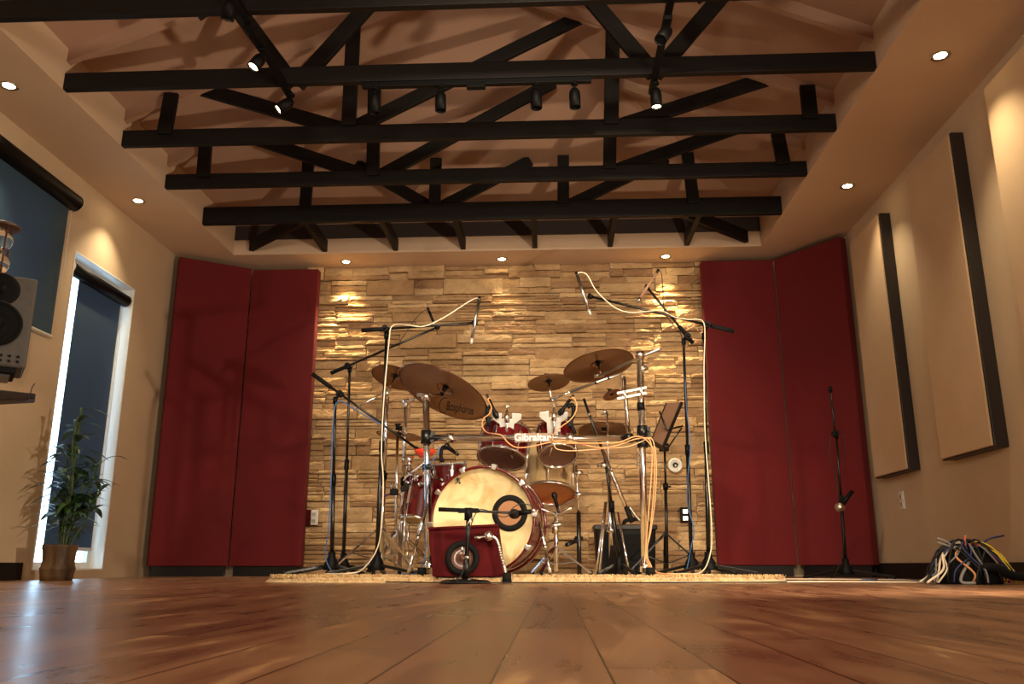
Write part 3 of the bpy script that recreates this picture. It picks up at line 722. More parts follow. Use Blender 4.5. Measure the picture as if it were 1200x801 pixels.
# hardware stands
def tripod(t, hub, foot_z, R, angs, m='chrome', r=.008, brace=.55):
    for a in angs:
        q = V((hub.x + R * cos(a), hub.y + R * sin(a), foot_z))
        l_ = MB().bar(hub, q + V((0, 0, .012)), .024, .010).build('leg', m, t)
        MB().cyl(q + V((0, 0, .001)), q + V((0, 0, .026)), .012, .009, n=10).build('rubber_foot', 'rubber', l_)
        e = hub.lerp(q, brace); low = V((hub.x, hub.y, max(foot_z + .06, hub.z - (hub.z - foot_z) * .75)))
        MB().bar(low, e, .018, .007).build('brace', m, t)
def cymstand(name, label, x0y0, top, Y, hubpy, R, angs, arm=None, cym=None, cat='cymbal stand'):
    p = P(*top, Y); b = P(*x0y0, Y); hub = b.lerp(p, 0); hb = P(x0y0[0], hubpy, Y); hub = hb
    t = thing(name, label, cat, (b.x, Y, RUG), 'chrome cymbal stands around the kit')
    low = V((b.x, Y, RUG + .05))
    m = low.lerp(p, .5)
    MB().cyl(low, m, .016).build('lower_tube', 'chrome', t); MB().cyl(m, p, .0125).build('upper_tube', 'chrome', t)
    c1 = MB().cyl(m - V((0, 0, .02)), m + V((0, 0, .02)), .018).cyl(m + V((.0, -.03, 0)), m + V((.03, -.03, .01)), .005); c1.build('height_clamp', 'plastic', t)
    MB().cyl(p - V((.02, 0, 0)), p + V((.02, 0, 0)), .016).cyl(p - V((0, .03, 0)), p + V((0, .03, .01)), .009).cyl(p + V((0, 0, -.04)), p, .014).build('tilter', 'chrome', t)
    if R: tripod(t, hub, RUG + .001, R, angs)
    if arm:
        for a, b2 in zip(arm, arm[1:]): MB().cyl(a, b2, .0065).build('boom_arm', 'chrome', t)
    return t
cymstand('cymbal_stand', 'chrome cymbal stand beside the tall black microphone stand, left', (446, 668), (454, 457), 5.2, 616, .3, (3.6, 5.7, 1.3), [P(414, 480, 5.15), P(454, 457, 5.2), cB - nB * .01])
cymstand('cymbal_stand', 'chrome cymbal stand between the tall microphone stand and the rack upright', (469, 668), (476, 470), 5.35, 622, .28, (2.9, 4.9, .6), [P(476, 470, 5.35), P(490, 466, 5.3)])
# boom arms from the rack
ba = thing('cymbal_boom', 'chrome cymbal arm on top of the left rack upright', 'cymbal arm', tuple(pL1), 'chrome cymbal arms on the rack')
MB().cyl(pL1 - V((0, 0, .03)), pL1 + V((0, 0, .012)), .024, n=16).cyl(pL1 - V((.05, .01, 0)), pL1 + V((.03, 0, .01)), .012).build('tilter', 'chrome', ba)
MB().cyl(pL1, cA - nA * .03, .0065).build('boom_arm', 'chrome', ba)
MB().cyl(cA - nA * .035, cA - nA * .02, .013).build('wing_nut', 'plastic', ba)
bb = thing('cymbal_boom', 'long chrome boom arm reaching left from the right rack upright to the splash cymbal', 'cymbal arm', tuple(P(730, 437, YR + .05)), 'chrome cymbal arms on the rack')
e0 = cC - nC * .12
MB().cyl(P(729, 437, YR + .06), P(668, 459, YR + .15), .0085).build('boom_arm', 'silver', bb)
MB().cyl(P(668, 459, YR + .15), e0, .006).cyl(e0 - V((.01, 0, 0)), e0 + V((.03, 0, 0)), .013).build('tilter', 'chrome', bb)
MB().cyl(e0, cC - nC * .005, .006).build('cymbal_post', 'chrome', bb)
for u in (.25, .5): c = P(729, 437, YR + .06).lerp(P(668, 459, YR + .15), u); MB().cyl(c - V((.008, 0, 0)), c + V((.008, 0, 0)), .0095).build('band', 'black', bb)
bd = thing('cymbal_boom', 'chrome boom arm slanting up to the right through the top of the right rack upright', 'cymbal arm', tuple(pR1), 'chrome cymbal arms on the rack')
MB().cyl(P(774, 408, YR - .03), P(700, 441, YR + .3), .008).build('boom_arm', 'silver', bd)
MB().cyl(P(750, 420, YR - .005), P(750, 412, YR - .005), .026, n=16).build('tilter', 'chrome', bd)
MB().cyl(P(704, 440, YR + .3), cD - nD * .01, .007).cyl(P(700, 440, YR + .3) - V((.02, 0, 0)), P(708, 440, YR + .3), .013).build('cymbal_post', 'chrome', bd)
# hi-hat stand right
hh = thing('hi_hat_stand', 'chrome hi hat stand with black pedal, right of the bass drum', 'hi hat stand', tuple(V((P(712, 660, 5.25).x, 5.25, RUG))), None)
q = P(716, 640, 5.25); 
MB().cyl((q.x, 5.25, RUG + .02), (q.x, 5.25, P(0, 560, 5.25).z), .013).build('lower_tube', 'chrome', hh)
MB().cyl((q.x, 5.25, P(0, 560, 5.25).z), P(711, 482, 5.3), .007).build('pull_rod', 'chrome', hh)
for dx in (-6, -2): MB().cyl(P(711 + dx * .3, 588, 5.2), P(704 + dx, 676, 5.05), .006).build('leg', 'chrome', hh)
MB().cyl(P(724, 600, 5.2), P(738, 674, 5.05), .006).build('leg', 'chrome', hh)
MB().cyl(P(711, 620, 5.22), P(722, 622, 5.22), .014).build('height_clamp', 'chrome', hh)
MB().prism([P(713, 676, 5.0), P(722, 676, 5.0), P(721, 640, 5.2), P(715, 640, 5.2)], (0, .01, .008)).build('pedal', 'black', hh)
c = P(709, 485, 5.3); MB().cyl(c, c + V((0, 0, .03)), .01).cyl(c - V((.025, 0, 0)), c + V((.025, 0, 0)), .004).build('clutch', 'chrome', hh)
# hi-hat stand left
hl = thing('hi_hat_stand', 'chrome hi hat stand with folded legs behind the chrome poles on the left', 'hi hat stand', tuple(V((P(464, 660, 5.45).x, 5.45, RUG))), None)
q = P(464, 640, 5.45)
MB().cyl((q.x, 5.45, RUG + .02), P(466, 500, 5.42), .009).build('tube', 'chrome', hl)
c = P(466, 504, 5.42); MB().cyl(c, c + V((0, 0, .035)), .014).cyl(c + V((-.02, 0, .04)), c + V((.02, 0, .04)), .005).build('clutch', 'rubber', hl)
tripod(hl, V((q.x, 5.45, .3)), RUG + .001, .27, (.4, 2.6, 4.4))
# snare stand
ss = thing('snare_stand', 'chrome snare stand with clamps standing right of the bass drum', 'snare stand', tuple(V((P(651, 660, 5.0).x, 5.0, RUG))), None)
q = P(651, 640, 5.0); top = P(652, 600, 5.0)
MB().cyl((q.x, 5.0, RUG + .02), top, .0125).build('tube', 'chrome', ss)
MB().cyl(P(651, 612, 5.0), P(651, 625, 5.0), .02).cyl(P(640, 617, 4.98), P(663, 613, 4.98), .008).build('basket_clamp', 'chrome', ss)
for a, b in (((652, 602), (634, 596)), ((652, 602), (670, 595)), ((652, 602), (655, 592))): MB().cyl(P(*a, 5.0), P(*b, 4.95), .007).build('basket_arm', 'chrome', ss)
tripod(ss, P(651, 640, 5.0), RUG + .001, .2, (.1, 2.3, 4.3))
# tom leg pole right
tp = thing('tom_leg_stand', 'black and chrome pole with clamps beside the pale tom', 'stand', tuple(V((P(678, 660, 5.1).x, 5.1, RUG))), None)
a, b, c2 = P(679, 676, 5.05), P(678, 600, 5.08), P(675, 545, 5.1)
MB().cyl(V((a.x, a.y, RUG)), b, .013).build('lower_tube', 'black', tp); MB().cyl(b, c2, .008).build('upper_tube', 'chrome', tp)
for py in (555, 580, 632): c = P(677, py, 5.08); MB().cyl(c - V((.02, .01, 0)), c + V((.03, -.01, .01)), .01).cyl(c - V((0, 0, .02)), c + V((0, 0, .02)), .016).build('clamp', 'black' if py == 632 else 'chrome', tp)
MB().cyl(P(678, 632, 5.08), P(664, 638, 4.95), .012).build('side_clamp', 'black', tp)

# ------------------------------------------------------------------ microphone stands
def micstand(label, base, clutch, Y, boom=None, floor=RUG, hub=1, legR=.27, angs=(3.3, 5.4, 1.2), counter=True, group='black boom microphone stands'):
    """base (px,py) hub foot; clutch (px,py) pole top; boom = (tail point, tip point) in space"""
    b = P(*base, Y); p = P(*clutch, Y)
    t = thing('microphone_stand', label, 'microphone stand', (b.x, Y, floor), group)
    f = V((b.x, Y, floor)); h = V((b.x, Y, floor + .1))
    MB().lathe([(.045 * hub, .028), (.05 * hub, .04), (.036 * hub, .075), (.022 * hub, .1), (.02 * hub, .13), (0, .13)], f, (0, 0, 1), 24).build('base_hub', 'plastic', t)
    for a in angs:
        q = V((f.x + legR * cos(a), Y + legR * sin(a), floor + .012)); s = V((f.x + .03 * cos(a), Y + .03 * sin(a), floor + .055))
        l_ = MB().bar(s, q, .024, .016).build('leg', 'black', t, bevel=.003)
        MB().ball(q + V((0, 0, .001)), .0125, 10).build('rubber_foot', 'rubber', l_)
    m = h.lerp(p, .48)
    MB().cyl(h, m, .012).build('lower_tube', 'black', t); MB().cyl(m, p, .0085).build('upper_tube', 'black', t)
    MB().cyl(m - V((0, 0, .035)), m + V((0, 0, .03)), .0155).build('height_clutch', 'plastic', t)
    if boom:
        a, e = V(boom[0]), V(boom[1]); d = (e - a).normalized()
        # clutch carries the boom
        k = max(0, min((e - a).length, (p - a).dot(d))); c = a + d * k
        MB().cyl(c - V((0, .022, 0)), c + V((0, .022, 0)), .02, n=18).cyl(p - V((0, 0, .03)), p + V((0, 0, .01)), .014).cyl(c, p, .01).cyl(c + V((0, -.02, 0)), c + V((0, -.045, 0)), .008).build('swivel', 'plastic', t)
        MB().cyl(a, e, .0075).build('boom', 'black', t)
        if counter: MB().cyl(a, a + d * .14, .013).build('grip', 'rubber', t)
        MB().cyl(e - d * .02, e + d * .012, .013).cyl(e - V((0, 0, .016)), e + V((0, 0, .016)), .010).build('microphone_clip', 'plastic', t)
    return t
def pencil(label, a, b, m='silver', r=.0095, name='microphone', cat='microphone'):
    a, b = V(a), V(b); d = (b - a).normalized(); L = (b - a).length   # a = cable end, b = capsule end
    t = thing(name, label, cat, tuple(a))
    MB().cyl(a + d * .0, b - d * .035, r).build('body', m, t); MB().cyl(b - d * .035, b, r * 1.02, r * .9).build('capsule', 'silver' if m != 'silver' else 'whitemetal', t)
    MB().cyl(a - d * .03, a + d * .005, r * .9).build('connector', 'black', t)
    return t
def dyn(label, a, b, m='plastic', r=.012):
    """short black drum microphone, a tail, b head"""
    a, b = V(a), V(b); d = (b - a).normalized(); L = (b - a).length; t = thing('drum_microphone', label, 'microphone', tuple(a))
    MB().lathe([(0, 0), (r * .7, 0), (r * .85, L * .6), (r * 1.2, L * .68), (r * 1.3, L * .72)], a, d, 18).build('body', m, t)
    MB().lathe([(r * 1.3, L * .72), (r * 1.35, L * .85), (r * .9, L), (0, L)], a, d, 18).build('grille', 'black', t)
    MB().cyl(a - d * .035, a, r * .6).build('connector', 'black', t)
    return t
def cable(label, pts, r, m, name='cable'):
    if name == 'cable': r *= .78
    pts = [V(p) for p in pts]; o = MB().tube(pts, r, n=7).build(name, m, origin=tuple(pts[-1])); tag(o, label, 'cable'); return o
def PP(Y, *ps): return [P(x, y, Y) for x, y in ps]

# S1
Y1 = 4.9
micstand('tall black stand left of the kit, its boom level with an upright silver microphone', (441, 668), (453, 391), Y1, (P(424, 387, Y1), P(557, 378, Y1 - .1)), angs=(3.5, 5.9, 1.6))
pencil('silver pencil microphone hanging upright at the left above the large crash cymbal', P(561, 353, Y1 - .13), P(552, 403, Y1 - .13))
cable('white cable looping from the left pencil microphone along its boom and down the stand', PP(Y1 - .13, (562, 349)) + PP(Y1 - .1, (556, 350), (545, 356), (520, 372), (497, 382), (480, 381)) + PP(Y1 - .04, (465, 380), (458, 384), (456, 398), (453, 430), (449, 480), (447, 530), (449, 560), (448, 600), (443, 640)) + [V((P(425, 668, 4.75).x, 4.75, RUG + .035)), V((P(405, 670, 4.7).x, 4.7, RUG + .012)), V((P(380, 672, 4.8).x, 4.8, RUG + .01))], .0048, 'whitecable')
# S2
Y2 = 5.6
micstand('black stand with its boom rising to the right, behind the level boom', (402, 665), (410, 431), Y2, (P(388, 437, Y2), P(513, 383, Y2 - .15)), angs=(3.2, 5.0, 1.0))
pencil('small dark microphone arched over the tip of the rising boom at left', P(503, 365, Y2 - .17), P(510, 382, Y2 - .17), 'plastic', .009)
cable('thin black cable arching up over the rising boom at left', PP(Y2 - .16, (503, 363), (497, 364), (487, 373), (478, 386), (470, 398), (466, 403)) + PP(Y2 - .02, (440, 416), (414, 428), (408, 470), (405, 560), (403, 620)) + [V((P(398, 668, 5.4).x, 5.4, RUG + .01))], .0035, 'blackcable')
# S3
Y3 = 5.0
micstand('black stand furthest left, its boom sloping down to the right towards the drums', (388, 668), (393, 467), Y3, (P(366, 438, Y3), P(492, 528, Y3 + .1)), angs=(3.7, 5.6, 1.2))
dyn('black microphone at the low end of the downward sloping boom, left of the snare', P(492, 528, 5.06), P(504, 541, 5.04))
cable('blue cable running down the furthest left stand', PP(Y3 - .02, (452, 500), (420, 482), (396, 470), (390, 500), (388, 560), (385, 620), (381, 650)) + [V((P(392, 671, 4.8).x, 4.8, RUG + .012)), V((P(415, 672, 4.7).x, 4.7, RUG + .01))], .0042, 'bluecable')
# S4
Y4 = 5.3
micstand('thick black stand at right, its boom steep and crossing above the other', (811, 668), (801, 398), Y4, (P(812, 402, Y4), P(758, 336, Y4 - .1)), angs=(3.7, 5.7, 1.4))
pencil('tan pencil microphone on the steep boom at upper right', P(769, 320, Y4 - .13), P(747, 354, Y4 - .13), 'desk')
cable('dark cable looping down from the upper right pencil microphone', PP(Y4 - .12, (770, 317), (774, 318), (776, 328), (777, 345), (779, 366), (790, 382), (800, 398)) + PP(Y4 - .03, (804, 450), (806, 500)), .0038, 'blackcable')
cable('blue cable winding down the thick black stand at right', PP(Y4 - .03, (803, 420), (804, 470), (809, 520), (806, 560), (806, 590), (813, 620), (810, 640)) + [V((P(803, 668, 5.1).x, 5.1, RUG + .012)), V((P(795, 670, 5.0).x, 5.0, RUG + .01))], .0045, 'bluecable')
# S5
Y5 = 5.05
micstand('black stand in front of the right red panel, its long boom reaching left', (831, 668), (825, 392), Y5, (P(860, 388, Y5), P(691, 347, Y5 - .1)), angs=(3.8, 5.9, 1.5))
pencil('silver pencil microphone on the long boom at upper right centre', P(677, 324, Y5 - .12), P(692, 369, Y5 - .12))
cable('white cable looping from the right silver microphone and down the stand before the red panel', PP(Y5 - .12, (676, 321), (680, 319), (688, 322), (697, 338), (708, 350), (722, 361), (738, 366), (756, 365)) + PP(Y5 - .05, (775, 364), (790, 371), (806, 374), (822, 375), (826, 388), (825, 430), (826, 500), (830, 560), (834, 620), (832, 650)) + [V((P(822, 670, 4.85).x, 4.85, RUG + .02)), V((P(800, 673, 4.7).x, 4.7, RUG + .012)), V((P(770, 675, 4.6).x, 4.6, RUG + .012))], .0045, 'whitecable')
# S6 right corner stand
Y6 = 5.85
micstand('black stand alone before the right corner, holding the ball headed microphone', (991, 660), (980, 508), Y6, (P(979, 512, Y6 - .01), P(973, 455, Y6)), floor=0, counter=False, angs=(3.4, 5.6, .3), legR=.3)
t = thing('handheld_microphone', 'handheld microphone with silver ball grille clipped to the corner stand', 'microphone', tuple(P(985, 592, Y6 - .06)))
MB().ball(P(984, 594, Y6 - .06), .031, 18).build('grille', 'silver', t); MB().cyl(P(986, 591, Y6 - .055), P(999, 575, Y6 - .05), .02, .012).build('handle', 'plastic', t)
cable('thin black cable hanging in a loop on the corner stand', PP(Y6 - .03, (982, 505), (974, 512), (972, 530), (976, 548), (981, 570), (986, 600), (988, 640)) + [V((P(975, 664, 5.7).x, 5.7, .012)), V((P(950, 664, 5.6).x, 5.6, .01))], .003, 'blackcable')
cable('short dark cable with silver plug dangling at the corner stand', PP(Y6 - .03, (982, 503), (988, 512), (990, 528), (988, 540), (988, 547)), .0028, 'blackcable')
# S7 boom stand behind the kit on the right
Y7 = 5.0
t = micstand('short black stand standing before the black amplifier, its steep boom crossing the rack bar', (726, 674), (708, 530), Y7, None, legR=.12, hub=.5)
t2 = thing('telescopic_boom', 'long steep black and chrome boom crossing the rack bar', 'boom arm', tuple(P(708, 535, Y7)))
MB().cyl(P(684, 467, Y7), P(708, 533, Y7), .008).build('upper_boom', 'black', t2); MB().cyl(P(690, 484, Y7), P(691, 487, Y7), .01).build('band', 'silver', t2)
MB().cyl(P(706, 528, Y7), P(736, 600, Y7), .0115).build('lower_boom', 'chrome', t2); MB().cyl(P(734, 594, Y7), P(741, 612, Y7), .015).build('grip', 'rubber', t2)
MB().cyl(P(700, 546, Y7), P(709, 544, Y7), .01).ball(P(707, 545, Y7), .02).build('swivel', 'chrome', t2)
cable('grey gooseneck curving down from the steep boom to the rack upright', PP(Y7 - .02, (738, 594), (745, 604), (752, 611), (757, 614)), .008, 'silver', 'gooseneck')
# kick mic stand
YK = 4.25
kt = thing('microphone_stand', 'low black stand on a round base with level boom in front of the red box', 'microphone stand', (P(545, 682, YK).x, YK, 0), 'black boom microphone stands')
kb = V(kt.location)
MB().lathe([(0, .0), (.125, .0), (.125, .008), (.11, .016), (.03, .022), (0, .022)], kb, (0, 0, 1), 40).build('round_base', 'black', kt)
kp = P(549, 602, YK)
MB().cyl(kb + V((0, 0, .02)), P(547, 650, YK), .015).build('lower_tube', 'black', kt); MB().cyl(P(547, 652, YK), kp, .0105).build('upper_tube', 'black', kt)
MB().cyl(P(547, 655, YK), P(547, 651, YK), .0165).build('band', 'silver', kt)
MB().cyl(kp - V((0, 0, .03)), kp + V((0, 0, .03)), .02).obox(P(549, 598, YK), V((1, 0, 0)), V((0, 1, 0)), V((0, 0, 1)), .1, .03, .022).build('swivel', 'plastic', kt)
MB().cyl(P(514, 596.5, YK), P(540, 597.5, YK), .0105).build('grip', 'rubber', kt); MB().cyl(P(535, 597.5, YK), P(618, 601.5, YK + .06), .0065).build('boom', 'black', kt)
MB().cyl(P(545, 618, YK - .02), P(553, 606, YK - .02), .005).build('swivel_handle', 'silver', kt)
t = thing('kick_microphone', 'black bass drum microphone on the low boom before the port ring', 'microphone', tuple(P(604, 601, YK + .06)))
MB().ball(P(603, 602, YK + .075), .028, 18, (1.1, .9, .9)).build('grille', 'black', t); MB().cyl(P(608, 601, YK + .06), P(622, 599, YK + .05), .014, .012).build('body', 'plastic', t); MB().cyl(P(622, 599, YK + .05), P(628, 597.5, YK + .05), .009).build('connector', 'silver', t)
cable('black cable looping around the low boom and down its pole', PP(YK - .02, (628, 597), (622, 592), (610, 590), (600, 596), (595, 604), (588, 605), (578, 601), (568, 597), (560, 598), (553, 612), (548, 635), (546, 660)) + [V((P(535, 680, 4.2).x, 4.17, .02)), V((P(500, 684, 4.15).x, 4.12, .008)), V((P(470, 685, 4.1).x, 4.2, .006))], .003, 'blackcable')

# red box with round opening
YX = 4.36
t = thing('subkick_box', 'maroon painted box with black ringed round opening, leaning before the bass drum', 'drum microphone box', tuple(V((P(547, 676, YX).x, YX, RUG))))
c0, c1, c2, c3 = P(507, 677, YX), P(591, 677, YX + .03), P(583.5, 616, YX + .05), P(502, 620, YX + .02)
c0.z = c1.z = RUG + .001
dp = V((.0, .12, 0))
MB().hexa([c0, c1, c1 + dp, c0 + dp, c3, c2, c2 + dp, c3 + dp]).build('cabinet', 'boxred', t, bevel=.004)
MB().bar(c3 + V((-.002, -.004, .004)), c2 + V((.002, -.004, .004)), .014, .012).build('top_edge', 'boxred', t, bevel=.002)
fn = (c1 - c0).cross(c3 - c0).normalized()
if fn.y > 0: fn = -fn
cc = P(541.5, 653, YX - .005); cc += fn * (.004 - (cc - c0).dot(fn))
MB().lathe([(.054, 0), (.056, .014), (.066, .022), (.082, .018), (.086, 0)], cc, fn, 40).build('port_ring', 'rubber', t)
MB().lathe([(.056, .004), (.045, .002), (.014, -.001), (.012, .006), (0, .009)], cc, fn, 32).build('speaker_cone', 'brownhead', t)
MB().cyl(cc + V((0, 0, .055)) + fn * .018, cc + V((0, 0, .03)) + fn * .018, .006).build('bolt', 'chrome', t)
t = thing('gooseneck_clamp', 'chrome knobbed clamp on a beaded arm with black rubber foot, right of the red box', 'clamp', tuple(V((P(594, 678, 4.34).x, 4.34, 0))))
k = P(572.5, 628, 4.37); MB().ball(k, .026, 18).build('knob', 'chrome', t); MB().cyl(P(556, 629.5, 4.36), k, .006).cyl(P(556, 629.5, 4.36), P(563, 629.5, 4.36), .009).build('handle', 'chrome', t)
g = smooth([P(577, 628, 4.37), P(583, 634, 4.36), P(587, 650, 4.35), P(592, 668, 4.34), P(593, 676, 4.34)], 6); b = MB()
for q in g: b.ball(q, .0095, 10)
b.build('beaded_arm', 'chrome', t)
q = P(594, 676, 4.34); MB().cyl((q.x, 4.34, .0), (q.x, 4.34, .05), .025, .02, n=18).build('rubber_foot', 'rubber', t)

# drum mics
dyn('black clip microphone at the rim of the left rack tom', P(573, 468, 4.85), P(583, 490, 4.88), r=.013)
dyn('black clip microphone at the rim of the right rack tom, pointing down left', P(668, 468, 4.85), P(655, 486, 4.88), r=.013)
t = thing('microphone_clamp', 'black clamp holding the microphone beside the right rack tom', 'clamp', tuple(P(671, 490, 4.86)), 'black rim clamps on the rack toms')
MB().tube(PP(4.86, (665, 477), (671, 474), (672, 484), (669, 496), (674, 508)), .012, n=8).build('arm', 'plastic', t); MB().obox(P(668, 494, 4.86), V((1, 0, 0)), V((0, 1, 0)), V((0, 0, 1)), .03, .03, .06).build('jaw', 'plastic', t, bevel=.004)
t = thing('microphone_clamp', 'black clamp holding the microphone beside the left rack tom', 'clamp', tuple(P(572, 485, 4.86)), 'black rim clamps on the rack toms')
MB().tube(PP(4.86, (576, 474), (571, 480), (571, 490), (574, 499)), .011, n=8).build('arm', 'plastic', t); MB().obox(P(573, 492, 4.86), V((1, 0, 0)), V((0, 1, 0)), V((0, 0, 1)), .026, .03, .04).build('jaw', 'plastic', t, bevel=.004)
dyn('black microphone clipped over the snare rim under the rack bar', P(532, 529, 5.0), P(521, 521, 5.0), r=.016)
t = thing('microphone_clamp', 'black clamp on the snare rim left of the bass drum', 'clamp', tuple(P(518, 535, 5.0)))
MB().tube(PP(5.0, (524, 524), (519, 524), (517, 530), (517, 541)), .011, n=8).build('arm', 'plastic', t); MB().obox(P(518, 539, 5.0), V((1, 0, 0)), V((0, 1, 0)), V((0, 0, 1)), .026, .03, .02).build('jaw', 'plastic', t, bevel=.004)
dyn('black microphone under the amber headed tom, above the snare stand', P(653, 594, 4.93), P(649, 577, 4.96), r=.013)
# tambourine-like orange piece
c = P(498, 527, 4.98); t = thing('orange_bowl', 'orange red half round piece behind the left rack upright', 'percussion', tuple(c))
MB().lathe([(0, -.05), (.03, -.045), (.055, -.02), (.064, 0), (.06, 0), (.05, -.018), (0, -.04)], c, (0, 0, 1), 28).build('bowl', 'orangered', t)
MB().cyl(c + V((0, 0, -.05)), P(497, 549, 5.0), .006).build('stem', 'chrome', t)
# clamps cluster on the left
t = thing('multi_clamp', 'cluster of chrome clamps and wing nuts on the left poles beside the side tom', 'clamp', tuple(P(485, 548, 4.95)))
rnd = random.Random(11)
for k in range(12):
    a = P(rnd.uniform(476, 497), rnd.uniform(535, 572), rnd.uniform(4.88, 5.0)); d = V((rnd.uniform(-1, 1), rnd.uniform(-.5, .5), rnd.uniform(-1, 1))).normalized()
    MB().cyl(a - d * .02, a + d * .025, .009).cyl(a + d * .02, a + d * .03, .014).build('bolt', 'chrome', t)
MB().bar(P(470, 574, 4.95), P(506, 556, 4.93), .02, .03).build('bracket', 'black', t, bevel=.003)
MB().bar(P(474, 560, 4.95), P(500, 540, 4.95), .012, .014).build('bracket', 'chrome', t, bevel=.003)
t = thing('pedal_clamp', 'small dark clamp with purple lead on the second chrome pole', 'clamp', tuple(P(462, 576, 5.1)))
MB().obox(P(462, 576, 5.1), V((1, 0, 0)), V((0, 1, 0)), V((0, 0, 1)), .045, .04, .04).build('body', 'plastic', t, bevel=.005)
for px in (459, 463, 466): MB().cyl(P(px, 573, 5.08), P(px - .5, 566, 5.08), .005).build('bolt', 'chrome', t)
MB().tube(PP(5.1, (458, 578), (450, 581), (443, 584)), .006).build('lead', mat('purple_lead', (90, 40, 84), .5), t)
cable('blue cable coiling down the left rack upright', PP(4.72, (512, 521), (515, 526), (512, 533), (505, 541), (497, 546), (500, 552), (503, 562), (498, 590), (497, 620), (499, 645)) + [V((P(490, 668, 4.6).x, 4.6, RUG + .02)), V((P(470, 673, 4.5).x, 4.5, RUG + .012))], .0038, 'bluecable')

# orange cables
YO = 4.70
flo = lambda px, Y, z=RUG + .012: V((P(px, 670, Y).x, Y, z))
cable('orange cable from the left rack tom microphone, sagging lowest under the rack bar', PP(4.84, (574, 466), (572, 468), (576, 478), (573, 485), (567, 490), (565, 498), (570, 506)) + PP(YO, (580, 508), (588, 510), (596, 519), (606, 524), (622, 523), (645, 518), (668, 517), (700, 524), (722, 522), (742, 515), (757, 513), (763, 520), (764, 545), (760, 600), (757, 640)) + [P(757, 655, 4.65), flo(765, 4.62, .06), flo(780, 4.55), flo(800, 4.5)], .0042, 'orangecable')
cable('orange cable from the right rack tom microphone running along the rack bar to the right', PP(4.84, (668, 467), (672, 466), (676, 474), (674, 484), (668, 492), (660, 498), (652, 505)) + PP(YO - .01, (647, 512), (652, 518), (670, 519), (700, 519), (725, 518), (745, 511), (758, 516), (766, 530), (767, 560), (763, 610), (758, 645)) + [P(759, 658, 4.62), flo(770, 4.55, .05), flo(785, 4.48), flo(812, 4.46)], .0042, 'orangecable')
cable('pale peach cable hanging below the right rack tom and beside the right upright', PP(YO + .01, (649, 520), (653, 526), (670, 528), (700, 526), (735, 523), (752, 517), (764, 514), (769, 540), (768, 580), (763, 620), (758, 645)) + [P(762, 660, 4.6), flo(775, 4.55, .03), flo(835, 4.45)], .0034, 'peachcable')
# floor cables
def on_floor(px, Y, z=.007): q = P(px, 680, Y); return V((q.x, Y, z))
cable('long thin black cable lying along the front edge of the rug', [on_floor(x, y) for x, y in ((452, 4.3), (500, 4.17), (560, 4.1), (620, 4.14), (700, 4.17), (780, 4.2), (840, 4.25), (900, 4.3), (960, 4.6))], .004, 'blackcable')
cable('white cable lying on the floor from the rug towards the wire heap', [on_floor(x, y) for x, y in ((780, 4.33), (830, 4.28), (900, 4.35), (960, 4.45), (1010, 4.4), (1060, 4.35))] + [on_floor(1082, 4.28, .01), on_floor(1100, 4.25, .06)], .0045, 'whitecable')
cable('second white cable curving on the floor beside the first to the wire heap', [on_floor(x, y) for x, y in ((905, 5.3), (960, 5.25), (1020, 5.1), (1060, 4.9), (1072, 4.6), (1085, 4.4))], .0045, 'whitecable')
cable('thin blue cable lying on the floor at the wire heap', [on_floor(x, y) for x, y in ((1010, 5.0), (1050, 5.1), (1080, 4.8), (1110, 4.45))], .005, 'bluecable')

# music stand
YM = 5.6
t = thing('music_stand', 'black folding music stand with tilted brown desk, right of the rack', 'music stand', tuple(V((P(780, 665, YM).x, YM, RUG))))
tl, tr, br, bl = P(781, 472, YM + .12), P(799, 471, YM - .1), P(777, 524, YM - .16), P(763, 517, YM + .06)
nn = (tr - tl).cross(bl - tl).normalized() * .006
MB().prism([tl, tr, br, bl], nn).build('desk', 'desk', t)
MB().bar(tr, br, .012, .018).build('desk_rim', 'black', t); MB().bar(tl, bl, .008, .008).build('desk_rim', 'black', t); MB().bar(bl, br + V((.02, 0, -.01)), .03, .03).build('lip', 'black', t)
MB().cyl(P(773, 482, YM - .05), P(781, 503, YM - .12), .006).cyl(P(781, 503, YM - .12), P(800, 499, YM - .05), .006).cyl(P(799, 501, YM - .05), P(781, 527, YM), .005).build('page_holder', 'black', t)
m1, m2 = P(779, 528, YM), P(780, 570, YM); hb = P(780, 624, YM)
MB().cyl(m1, m2, .007).build('upper_tube', 'black', t); MB().cyl(m2, V((hb.x, YM, RUG + .03)), .0105).build('lower_tube', 'black', t)
MB().cyl(m2 - V((0, 0, .02)), m2 + V((0, 0, .02)), .017).cyl(m2, m2 + V((.035, 0, .0)), .006).build('height_clamp', 'plastic', t)
MB().obox(P(778, 524, YM), V((1, 0, 0)), V((0, 1, 0)), V((0, 0, 1)), .06, .04, .05).build('desk_hinge', 'plastic', t, bevel=.005)
tripod(t, hb, RUG + .001, .26, (3.4, 6.0, 1.5), 'black')

